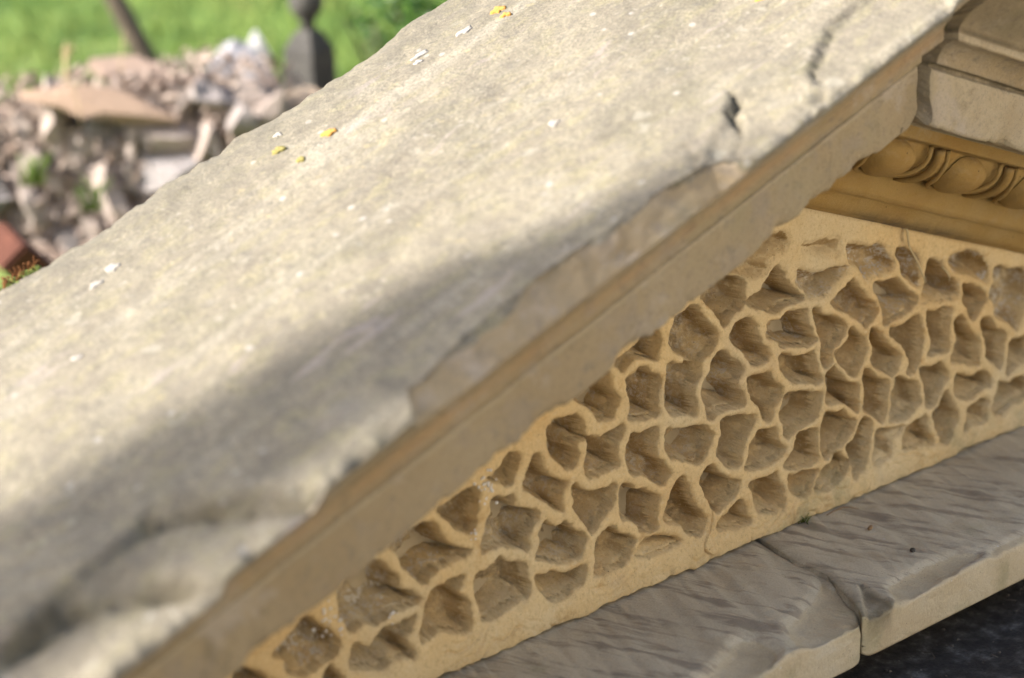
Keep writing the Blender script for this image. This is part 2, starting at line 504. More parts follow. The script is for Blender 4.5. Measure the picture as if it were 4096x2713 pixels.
PITS = [
    (11, 14, 0, [191,2873,301,2819,335,2749,259,2688,107,2661,42,2621,65,2554,-118,2511,-332,2553,-553,2589,-280,2725,-14,2818]),
    (21, 9, 3, [-747,2516,-582,2590,-372,2580,-234,2517,-243,2419,-227,2338,-285,2282,-370,2241,-444,2174,-507,2182,-544,2268,-633,2366,-701,2429]),
    (9, 16, 0, [750,2674,876,2662,1015,2616,1007,2498,881,2487,685,2562,594,2606,504,2650,514,2686,649,2664]),
    (22, 10, 1, [196,2540,263,2478,343,2341,445,2246,570,2169,447,2167,313,2159,180,2128,48,2176,-126,2257,-197,2313,-138,2346,-20,2372,1,2429,88,2487,141,2529]),
    (15, 13, 8, [485,2458,599,2400,735,2377,884,2358,1058,2351,1175,2332,1107,2267,993,2205,879,2143,753,2125,616,2166,557,2243,455,2323,487,2394]),
    (16, 14, 10, [1156,2545,1238,2535,1358,2476,1477,2458,1645,2437,1722,2322,1801,2197,1693,2156,1512,2165,1406,2141,1355,2226,1246,2316,1173,2372,1141,2476]),
    (18, 13, 9, [1829,2358,1941,2347,2041,2282,2163,2212,2184,2128,2179,2013,2205,1926,2145,1926,2034,1988,1932,2084,1895,2193,1828,2280]),
    (19, 12, 3, [2299,2109,2364,2123,2488,2073,2547,2001,2666,1885,2762,1781,2780,1680,2714,1644,2611,1676,2500,1665,2364,1705,2231,1741,2238,1816,2277,1902,2282,2018]),
    (15, 14, 10, [2612,2045,2698,2099,2878,2096,3064,2047,3174,1947,3250,1855,3269,1746,3215,1690,3117,1758,2987,1818,2847,1865,2708,1935]),
    (20, 12, 6, [3346,1803,3428,1815,3598,1738,3800,1707,3907,1621,3917,1348,3831,1214,3781,1070,3705,1120,3578,1214,3393,1313,3361,1435,3290,1521,3291,1589,3333,1663,3334,1738]),
    (20, 9, 0, [2871,1759,2994,1712,3136,1656,3187,1591,3239,1511,3172,1458,3107,1390,3053,1343,2979,1407,2938,1507,2846,1612,2870,1681]),
    (20, 11, 6, [1527,2096,1661,2065,1844,2039,1972,1943,2153,1799,2132,1720,1985,1672,1800,1650,1716,1629,1683,1687,1647,1804,1581,1944,1518,2025]),
    (20, 11, 4, [1226,2191,1301,2092,1361,2053,1448,1959,1549,1844,1576,1780,1482,1712,1411,1688,1324,1759,1251,1826,1130,1897,1000,1969,916,2038,985,2078,1088,2134]),
    (20, 9, 1, [678,2041,770,1994,841,1920,993,1883,1125,1777,1116,1706,1036,1636,956,1549,936,1456,878,1421,830,1483,810,1603,801,1703,740,1848,703,1946]),
    (20, 9, 7, [96,2064,240,2044,339,2083,474,2067,587,2039,600,1956,648,1871,696,1762,732,1713,606,1704,401,1748,244,1789,209,1853,65,1929,86,1995]),
    (21, 9, 3, [-274,2163,-198,2160,-101,2120,-62,2048,-45,1973,11,1864,89,1788,112,1711,46,1696,-64,1693,-151,1755,-250,1883,-369,2000,-406,2048,-359,2106]),
    (22, 10, 4, [-830,2444,-778,2386,-727,2298,-623,2187,-560,2094,-601,2028,-685,1956,-769,1893,-862,1902,-965,1936,-975,2008,-1066,2085,-1137,2164,-1141,2226,-1095,2305,-1064,2388,-942,2411]),
    (22, 9, 5, [-1158,2002,-1067,1963,-955,1926,-852,1914,-769,1877,-779,1779,-842,1702,-847,1595,-822,1470,-863,1443,-998,1496,-1131,1525,-1187,1603,-1196,1713,-1200,1799,-1179,1908]),
    (23, 10, 6, [-549,1944,-443,1894,-325,1800,-249,1717,-270,1644,-323,1587,-268,1493,-224,1417,-235,1356,-397,1384,-515,1369,-643,1350,-696,1404,-717,1512,-753,1601,-727,1711,-643,1790,-612,1883]),
    (20, 8, 0, [245,1708,448,1644,631,1617,711,1620,731,1526,751,1422,800,1310,626,1349,465,1384,339,1474,259,1552,241,1637]),
    (20, 8, 0, [-161,1615,-19,1585,103,1569,182,1476,273,1386,285,1326,186,1248,154,1143,98,1118,31,1177,-15,1279,-115,1395,-160,1495,-182,1581]),
    (21, 8, 0, [320,1298,444,1297,582,1255,791,1202,794,1077,773,992,681,951,532,918,384,877,314,947,301,1041,255,1128,276,1204]),
    (20, 9, 0, [1007,1389,1069,1289,1166,1211,1252,1173,1321,1133,1308,1004,1343,914,1313,855,1257,923,1195,972,1060,1030,895,1065,875,1147,897,1232,863,1326,914,1379]),
    (20, 9, 0, [1223,1721,1296,1655,1415,1588,1440,1488,1402,1374,1340,1311,1286,1236,1177,1309,1087,1392,996,1536,1109,1575,1163,1627,1180,1672]),
    (20, 9, 0, [1496,1625,1537,1644,1624,1586,1680,1514,1737,1434,1859,1344,1939,1249,1919,1210,1868,1134,1805,1107,1717,1152,1607,1225,1519,1314,1520,1416,1511,1506]),
    (20, 9, 0, [1784,1583,1914,1558,2053,1589,2171,1619,2231,1523,2275,1423,2264,1299,2237,1187,2188,1073,2123,1037,2057,1047,2043,1103,2067,1179,2025,1272,1943,1389,1853,1470,1781,1525]),
    (20, 9, 1, [2325,1611,2438,1584,2560,1591,2685,1561,2669,1452,2653,1344,2672,1211,2643,1128,2484,1146,2355,1164,2378,1240,2379,1322,2345,1443]),
    (20, 9, 0, [2739,1413,2828,1440,2888,1398,2940,1302,3050,1199,3150,1097,3157,988,3177,875,3048,885,2881,952,2719,986,2708,1073,2755,1144,2784,1228,2744,1336]),
    (20, 9, 0, [3172,1298,3263,1321,3350,1262,3404,1164,3513,1129,3588,1079,3547,989,3531,884,3528,760,3494,729,3417,804,3279,918,3265,1037,3215,1173]),
    (20, 9, 0, [3656,969,3777,969,3898,970,4004,873,3978,737,3859,697,3741,657,3621,633,3612,753,3629,859]),
    (20, 9, 0, [1405,1264,1468,1258,1545,1183,1611,1121,1731,1067,1767,983,1750,868,1746,720,1716,653,1639,682,1551,760,1425,861,1421,973,1405,1110]),
    (20, 9, 0, [1871,1067,1926,1060,2016,991,2184,923,2222,830,2257,684,2175,653,2101,591,1980,594,1814,641,1839,807,1823,923,1852,1005]),
    (20, 9, 0, [2233,1053,2356,1028,2457,1024,2540,1041,2619,952,2675,861,2629,781,2554,694,2502,617,2401,606,2347,667,2323,803,2284,919]),
    (18, 9, 0, [2790,845,2913,813,3033,758,3125,772,3218,778,3317,721,3380,572,3267,586,3185,569,3071,522,2929,553,2832,626,2786,731]),
    (18, 9, 0, [3505,585,3666,527,3786,542,3892,537,4001,453,4024,326,3912,293,3708,285,3566,236,3471,223,3411,311,3421,419,3476,491]),
    (19, 9, 0, [2656,723,2727,633,2801,497,2860,410,2838,335,2789,250,2713,191,2621,191,2563,288,2504,403,2448,489,2458,539,2547,568,2608,657]),
    (13, 9, 0, [3006,423,3112,448,3259,470,3345,410,3322,344,3317,219,3208,222,3057,247,2951,232,2985,321]),
    (19, 8, 0, [1381,762,1454,768,1544,665,1523,551,1503,436,1471,307,1400,241,1303,209,1269,315,1235,445,1183,546,1266,599,1336,673]),
    (9, 11, 0, [1632,597,1808,547,1921,550,2024,494,1862,453,1841,372,1845,284,1721,259,1572,242,1579,396,1599,494]),
    (14, 9, 0, [2088,494,2213,537,2342,528,2385,445,2431,326,2487,239,2424,213,2292,251,2137,260,2034,281,2011,376,2039,455]),
    (20, 9, 0, [874,972,1004,927,1123,928,1210,827,1297,761,1239,683,1181,606,1039,562,910,515,849,575,823,684,831,816]),
    (15, 9, 0, [1040,528,1126,469,1225,371,1179,307,1108,251,989,218,859,206,740,251,773,335,865,435,959,458]),
    (19, 8, 0, [510,866,625,858,753,855,762,735,771,632,773,547,656,522,517,522,367,575,331,635,410,704,466,788]),
    (14, 9, 0, [380,496,495,478,634,470,787,433,730,365,662,275,570,235,452,314,393,399]),
    (17, 10, 0, [-129,583,-18,574,106,561,219,569,266,471,313,382,315,246,247,200,88,225,-25,260,-71,383,-95,490,-140,545]),
    (20, 8, 1, [-515,1295,-386,1291,-256,1270,-103,1236,-91,1160,-145,1086,-199,996,-253,898,-274,815,-351,797,-503,898,-568,982,-536,1093,-515,1191]),
    (20, 9, 1, [-34,1054,77,1031,178,1019,213,918,259,847,329,777,284,741,194,701,26,676,-197,751,-154,853,-122,957,-78,1010]),
    (21, 9, 4, [-1173,1402,-1019,1358,-843,1332,-738,1294,-632,1209,-643,1132,-674,1069,-749,995,-812,958,-917,1021,-1052,1092,-1165,1141,-1205,1263,-1199,1347]),
    (20, 9, 0, [-642,916,-578,840,-492,757,-394,687,-284,646,-294,567,-360,513,-469,457,-545,431,-631,515,-706,636,-749,730,-770,817,-717,889]),
    (15, 8, 0, [-275,458,-200,391,-169,269,-139,203,-258,197,-407,222,-554,257,-539,330,-437,376,-349,415]),
    (18, 10, 0, [-988,899,-946,830,-894,702,-842,589,-714,444,-693,388,-736,303,-821,290,-948,380,-1043,483,-1136,504,-1229,574,-1198,652,-1155,735,-1113,825,-1061,889]),
    (21, 9, 3, [-1729,1037,-1630,1014,-1581,968,-1461,931,-1380,859,-1289,800,-1310,719,-1321,627,-1333,527,-1405,510,-1486,544,-1566,633,-1645,713,-1724,754,-1743,846,-1751,950]),
    (11, 10, 0, [-1508,439,-1406,446,-1344,450,-1189,392,-1075,347,-1033,285,-1138,270,-1284,270,-1449,291,-1570,340,-1549,397]),
    (18, 10, 0, [-1874,707,-1806,638,-1708,575,-1628,526,-1578,486,-1620,420,-1661,346,-1763,299,-1873,288,-1992,305,-2070,339,-2047,457,-2035,555,-2014,642,-1944,682]),
    (21, 9, 3, [-2251,1210,-2177,1127,-2110,1091,-1984,1083,-1818,1079,-1819,986,-1841,900,-1921,847,-2001,779,-2061,720,-2109,751,-2165,838,-2230,928,-2266,1009,-2278,1112]),
    (21, 9, 4, [-2598,976,-2562,949,-2488,895,-2384,900,-2309,823,-2168,700,-2189,629,-2221,546,-2336,553,-2469,574,-2619,639,-2702,689,-2671,763,-2658,866,-2637,935]),
    (22, 9, 5, [-3150,1374,-3053,1330,-2936,1316,-2912,1227,-2823,1162,-2687,1111,-2670,1046,-2737,991,-2786,916,-2790,796,-2908,850,-3052,912,-3178,930,-3259,923,-3292,982,-3270,1079,-3222,1160,-3181,1281]),
    (21, 9, 5, [-2679,1608,-2644,1554,-2610,1454,-2566,1381,-2465,1321,-2354,1257,-2375,1202,-2414,1154,-2425,1089,-2399,1020,-2501,1082,-2601,1174,-2709,1267,-2817,1345,-2814,1426,-2774,1518,-2726,1592]),
    (22, 9, 4, [-2477,1840,-2394,1824,-2300,1820,-2216,1811,-2161,1744,-2153,1689,-2135,1624,-2117,1596,-2212,1586,-2243,1519,-2216,1466,-2236,1397,-2285,1366,-2369,1413,-2460,1486,-2514,1554,-2535,1634,-2537,1724,-2544,1800]),
    (21, 9, 3, [-2098,1590,-1974,1547,-1847,1557,-1710,1579,-1721,1490,-1772,1421,-1783,1340,-1760,1248,-1854,1228,-1942,1224,-2078,1226,-2134,1274,-2141,1382,-2101,1446]),
    (22, 9, 5, [-1603,1472,-1504,1451,-1413,1456,-1313,1451,-1304,1355,-1320,1251,-1295,1165,-1235,1100,-1164,993,-1195,931,-1237,896,-1338,974,-1479,1071,-1609,1110,-1657,1225,-1665,1343,-1643,1429]),
    (22, 9, 6, [-1456,2041,-1387,1977,-1278,1910,-1268,1839,-1299,1771,-1300,1663,-1291,1561,-1392,1573,-1532,1593,-1620,1630,-1614,1712,-1617,1811,-1645,1910,-1644,1977,-1555,2014]),
    (22, 9, 6, [-1865,2111,-1828,2026,-1811,1939,-1754,1864,-1725,1811,-1785,1744,-1806,1682,-1884,1681,-1970,1720,-2026,1796,-2082,1863,-2194,1939,-2239,2003,-2105,2063,-1962,2092]),
    (21, 9, 4, [-1768,2160,-1621,2211,-1522,2261,-1422,2348,-1303,2333,-1264,2240,-1285,2147,-1296,2067,-1425,2116,-1543,2146,-1613,2112,-1682,2062,-1729,2120]),
    (21, 9, 3, [-3330,1510,-3327,1385,-3343,1228,-3381,1167,-3418,1142,-3503,1198,-3618,1330,-3708,1424,-3576,1477,-3444,1516]),
    (21, 9, 2, [-3205,1553,-3088,1583,-3022,1644,-2931,1691,-2860,1641,-2881,1580,-2940,1451,-3003,1448,-3118,1504]),
    (22, 10, 9, [-3864,1379,-3773,1336,-3710,1228,-3646,1134,-3562,1063,-3425,989,-3497,960,-3602,958,-3742,938,-3831,902,-3892,871,-3990,963,-4077,1058,-4098,1137,-4166,1253,-4180,1293,-4044,1343,-3967,1354]),
    (22, 10, 9, [-4373,1223,-4247,1117,-4170,1012,-4143,901,-4046,838,-3949,739,-4086,727,-4221,730,-4323,700,-4375,675,-4486,736,-4595,702,-4634,731,-4646,793,-4714,867,-4716,961,-4724,1077,-4607,1137,-4499,1172]),
    (21, 9, 1, [-3604,797,-3481,778,-3519,724,-3558,655,-3457,552,-3452,453,-3432,317,-3488,276,-3617,352,-3746,413,-3834,385,-3922,364,-3953,428,-3912,554,-3878,691,-3822,768,-3726,794]),
    (20, 9, 1, [-3090,813,-3024,746,-2907,707,-2825,672,-2810,560,-2786,459,-2798,394,-2891,380,-3003,350,-3143,306,-3297,322,-3311,403,-3351,508,-3378,616,-3369,711,-3331,765,-3287,750,-3195,780]),
    (18, 9, 1, [-2708,533,-2596,511,-2492,492,-2379,446,-2273,442,-2176,433,-2188,343,-2209,287,-2317,260,-2424,234,-2529,247,-2621,318,-2694,420]),
    (21, 10, 10, [-5018,967,-4944,891,-4847,799,-4752,665,-4741,595,-4792,556,-4890,541,-4988,513,-5131,515,-5241,607,-5258,698,-5361,764,-5230,851,-5132,915]),
    (20, 9, 2, [-4604,575,-4485,509,-4424,546,-4329,600,-4228,608,-4101,615,-4017,600,-4065,498,-4110,455,-4025,305,-4036,257,-4119,302,-4246,311,-4350,275,-4480,331,-4647,415,-4633,505]),
    (20, 10, 5, [-5651,759,-5520,696,-5435,615,-5367,497,-5522,484,-5737,637]),
    (13, 9, 2, [-4853,492,-4800,443,-4728,314,-4630,181,-4831,235,-4903,365]),
]
CHIPS = [
    (8, 4, [-7045,-1237,-6818,-1356,-6652,-1639,-6519,-1815,-6347,-2076,-6309,-2232,-7341,-2416,-8058,-2301,-8673,-2219,-9026,-2082,-8487,-1489,-8039,-1347,-7661,-1272,-7336,-1262]),
    (9, 4, [-8039,-1347,-7714,-1360,-7495,-1475,-7321,-1699,-7177,-1926,-7025,-2171,-7306,-2365,-7911,-2358,-8744,-2342,-9265,-2139,-8598,-1279]),
    (4, 9, [-2894,-1967,-2413,-1670,-1833,-1378,-1558,-1687,-1540,-1966,-1843,-2274,-2424,-2187,-2852,-2260,-3051,-2162]),
    (5, 9, [-1705,-2030,-1268,-1597,-681,-1339,-341,-1350,47,-1542,-102,-2080,-362,-2366,-1447,-2295]),
]
CRACKS = [
    (12, 7, 100, [-8171,-1333,-8047,-1361,-7718,-1366,-7499,-1481,-7324,-1705,-7199,-1922]),
    (10, 6, 100, [-7045,-1237,-6822,-1362,-6656,-1644,-6523,-1821,-6374,-2077]),
    (3.5, 9, 95, [-1855,-1346,-1930,-1470,-2202,-1778]),
    (2.2, 3, 70, [-2202,-1778,-2441,-1953,-2608,-2235]),
    (2.0, 3, 75, [-1609,-2048,-1355,-1739,-1084,-1563,-732,-1405,-406,-1362]),
    (1.6, 2, 60, [-2470,-1487,-2629,-1729,-2862,-1893,-2905,-2103]),
]
FACETS = [
    ('L', 7, 14, [-116,-731,-358,-912,-698,-1078,-1057,-1208,-1224,-1308,-1337,-1486,-1466,-1640,-1144,-1760,-680,-1755,-417,-1719,-235,-1442,-186,-1146,-125,-885]),
    ('L', 9, 13, [-1561,-1094,-1430,-1165,-1358,-1264,-1392,-1460,-1487,-1647,-1743,-1780,-2280,-1836,-2982,-1658,-2466,-1394,-2063,-1304,-1819,-1211]),
    ('R', 6, 10, [43,-1372,381,-1321,706,-1313,972,-1343,1262,-1460,1183,-1620,695,-1697,149,-1759,-300,-1804,-105,-1570]),
    ('R', 8, 4, [-16,-1154,-61,-1332,-78,-1535,-149,-1681,-509,-1806,-544,-1713,-351,-1482]),
    ('R', 4, 9, [1227,-1561,1572,-1527,1857,-1529,2456,-1511,2273,-1765,1687,-1814,1201,-1804]),
]


ZL, ZR = 0.2950, 0.3204


def build_tympanum():
    dx = 0.0009
    xs = np.arange(-0.79, 0.80, dx)
    zs = np.arange(-0.0005, 0.318, dx)
    X, Z = np.meshgrid(xs, zs, indexing='ij')
    wx = X + fbm(X * 110, Z * 110, 3, 3) * 0.0021 + fbm(X * 380, Z * 380, 4, 3) * 0.0009
    wz = Z + fbm(X * 110 + 50, Z * 110 - 20, 5, 3) * 0.0021 + fbm(X * 380 + 9, Z * 380, 6, 3) * 0.0009
    Y = fbm(X * 28, Z * 28, 11, 4) * 0.0016 + fbm(X * 160, Z * 160, 12, 3) * 0.0005
    pit = np.zeros_like(X); salt = np.zeros_like(X); near = np.full_like(X, .008); flo = np.zeros_like(X); wall_shade = np.zeros_like(X)
    cells = [(d, s, k, smooth_poly(p)) for d, s, k, p in PITS]
    # carving goes on towards the right end of the panel
    r2 = random.Random(5)
    row = 0
    z = 0.052
    while z < 0.20:
        x = 0.475 + (row % 2) * 0.035
        while x < 0.74:
            if ZR - x * T > z + 0.035:
                n = r2.randint(5, 7)
                pts = []
                a0 = r2.random() * 6.28
                for i in range(n):
                    a = a0 + 6.283 * i / n
                    rr = r2.uniform(.021, .029)
                    pts += [(x + rr * 1.1 * math.cos(a)) * 1e4, (z + rr * .88 * math.sin(a)) * 1e4]
                cells.append((20, 9, 0, smooth_poly(pts)))
            x += 0.068
        z += 0.052
        row += 1
    for ci, (dep, soft, sal, poly) in enumerate(cells):
        lo = poly.min(0) - 0.012; hi = poly.max(0) + 0.012
        i0, i1 = np.searchsorted(xs, [lo[0], hi[0]]); j0, j1 = np.searchsorted(zs, [lo[1], hi[1]])
        if i1 - i0 < 3 or j1 - j0 < 3:
            continue
        sl = (slice(i0, i1), slice(j0, j1))
        sd, nx, nz = poly_sdf(wx[sl], wz[sl], poly)
        sd = sd + 0.0013
        D = dep * 1.5e-3; W = soft * 0.9e-3
        # bottom walls lie back more, left and top walls are steep
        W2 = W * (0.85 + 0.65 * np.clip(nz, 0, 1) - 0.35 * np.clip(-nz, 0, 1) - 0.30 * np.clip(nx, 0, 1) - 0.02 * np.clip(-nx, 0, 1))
        if soft >= 13:
            W2 = W * np.ones_like(sd)
        W2 = W2 * (1 + 0.25 * vnoise(X[sl] * 60, Z[sl] * 60, 40 + ci))
        s = np.clip(sd / W2, 0, 1)
        prof = np.sin(s * math.pi / 2) ** (0.95 if soft < 12 else 1.6)
        ang = 0.5 + ci * 1.7
        tilt = 1 + 0.22 * np.clip(((X[sl] - poly[:, 0].mean()) * math.cos(ang) + (Z[sl] - poly[:, 1].mean()) * math.sin(ang)) / 0.02, -1, 1)
        floor = 1 + 0.16 * fbm(X[sl] * 70, Z[sl] * 70, 60 + ci, 4) + 0.07 * np.abs(vnoise(X[sl] * 240 + Z[sl] * 60, Z[sl] * 30, 90 + ci))
        dd = D * prof * (1 + (tilt - 1) * s) * (1 + (floor - 1) * s)
        near[sl] = np.minimum(near[sl], np.clip(-sd, 0, 1))
        Y[sl] += np.where(sd > 0, dd, 0)
        tone = .6 + .4 * ((ci * 0.618) % 1.0)
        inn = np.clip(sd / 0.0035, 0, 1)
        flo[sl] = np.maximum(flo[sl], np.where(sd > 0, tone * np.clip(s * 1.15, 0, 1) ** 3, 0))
        wall_shade[sl] = np.maximum(wall_shade[sl], np.where(sd > 0.0012, tone ** .3 * (1 - np.clip(s, 0, 1) ** 3) * np.clip(.35 - .65 * nz - .35 * nx, 0, 1), 0))  # mask of the painted shade: strongest on top and right walls
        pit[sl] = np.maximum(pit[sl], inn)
        salt[sl] = np.maximum(salt[sl], inn * sal / 10)
    Y += 0.0024 * np.exp(-near / 0.0017)
    # concentric flaking beds in the plain margin along the foot
    foot = sstep(0.045, 0.012, Z) * (1 - pit)
    Y += foot * (0.0022 * np.abs(np.sin(Z * 210 - X * 30 + 9 * fbm(X * 16, Z * 16, 21, 4))) ** 10 * sstep(-.1, .25, fbm(X * 20, Z * 30, 23, 3)))
    Y -= 0.004 * sstep(0.03, 0.008, Z) * (1 - pit)
    # vertical joint near the apex
    jx = 0.190 + 0.0015 * np.sin(Z * 300) + (0.2544 - Z) * 0.08
    Y += 0.006 * np.exp(-((X - jx) / 0.0011) ** 2) * sstep(0.236, 0.244, Z)
    # crack running down from a pit to the foot
    cx = -0.0665 + 0.010 * vnoise(Z * 60, Z * 0, 77) + (Z - 0.03) * 0.12
    Y += 0.004 * np.exp(-((X - cx) / 0.0009) ** 2) * sstep(0.052, 0.044, Z) * sstep(0.004, 0.010, Z)
    # broken underside of the foot leaves an open joint
    edge = 0.0032 + 0.0035 * fbm(X * 45, X * 0, 31, 4)
    Y += 0.012 * np.clip(1 - Z / np.maximum(edge, 0.0006), 0, 1) ** 1.5
    keep = (Z < np.minimum(ZL + X * T, ZR - X * T) + 0.006)
    idx = -np.ones(X.shape, int)
    q = keep[:-1, :-1] & keep[1:, :-1] & keep[1:, 1:] & keep[:-1, 1:]
    used = np.zeros_like(keep)
    used[:-1, :-1] |= q; used[1:, :-1] |= q; used[1:, 1:] |= q; used[:-1, 1:] |= q
    idx[used] = np.arange(used.sum())
    V = np.stack([X[used], Y[used], Z[used]], 1)
    a, b = np.nonzero(q)
    Fc = np.stack([idx[a, b], idx[a + 1, b], idx[a + 1, b + 1], idx[a, b + 1]], 1)
    low = sstep(0.05, 0.0, Z)[used] * sstep(-0.15, 0.05, X)[used]
    o = add_mesh('tympanum', V, Fc, M_TYMP, root, True, {'floor': flo[used], 'wall': wall_shade[used], 'salt': salt[used], 'low': low})
    o['label'] = 'honey coloured panel carved with deep honeycomb pits'
    return o


tymp = build_tympanum()


def densify(prof):
    """prof: list of (y, h, step to next point); closed ring"""
    out = []
    N = len(prof)
    seg = []
    for i in range(N):
        y0, h0, st = prof[i]; y1, h1, _ = prof[(i + 1) % N]
        L = math.hypot(y1 - y0, h1 - h0)
        n = max(1, int(round(L / st)))
        for k in range(n):
            t = k / n
            out.append((y0 + (y1 - y0) * t, h0 + (h1 - h0) * t))
            seg.append(i)
    return np.array(out), np.array(seg)


def rake_profile(top_h, c0):
    """closed section of the raking cornice, h measured with the slope taken out"""
    d = c0
    f = 0.0018
    p = [(0.262, 0.525 + d, .003), (0.258, 0.530 + d, .0034), (-0.208, 0.530 + d, f), (-0.2125, 0.5275 + d, f)]
    # cyma: convex below the arris, hollow above the fillet
    for k in range(1, 11):
        t = k / 10
        p.append((-0.2125 + 0.0510 * (0.35 * t + 0.65 * (0.5 - 0.5 * math.cos(math.pi * t))), 0.5275 + d - 0.0530 * t, f))
    p += [(-0.1620, 0.4732 + d, f), (-0.1628, 0.4715 + d, f), (-0.1622, 0.4655 + d, f), (-0.1600, 0.4645 + d, f)]
    for k in range(1, 7):                       # cove down to the corona
        a = math.pi / 2 * k / 6
        p.append((-0.160 + 0.0205 * math.sin(a), 0.4435 + d + 0.0205 * math.cos(a), f))
    p += [(-0.1330, 0.4428 + d, .001), (-0.1325, 0.4408 + d, .001), (-0.1340, 0.4398 + d, .001), (-0.1352, 0.4385 + d, f), (-0.1350, 0.3925 + d, f), (-0.1330, 0.3903 + d, f),
          (-0.110, 0.3915 + d, f), (-0.092, 0.3915 + d, f), (-0.0895, 0.3900 + d, f), (-0.0880, 0.3790 + d, f)]
    for k in range(0, 11):                      # ovolo
        a = math.pi / 2 * k / 10
        p.append((-0.030 - 0.046 * math.cos(a), 0.3785 + d - 0.0315 * math.sin(a) - 0.002, f))
    p += [(-0.0310, 0.3440 + d, f), (-0.0310, 0.3405 + d, f), (-0.0285, 0.3210 + d, f), (-0.0265, 0.3195 + d, f)]
    for k in range(0, 7):
        t = k / 6
        p.append((-0.0255 + 0.018 * t, 0.3175 + d - 0.019 * (0.5 - 0.5 * math.cos(math.pi * t)), f))
    p += [(-0.0050, 0.2962 + d, .004), (0.0100, 0.2945 + d, .02), (0.255, 0.2945 + d, .02), (0.262, 0.30 + d, .02)]
    return p


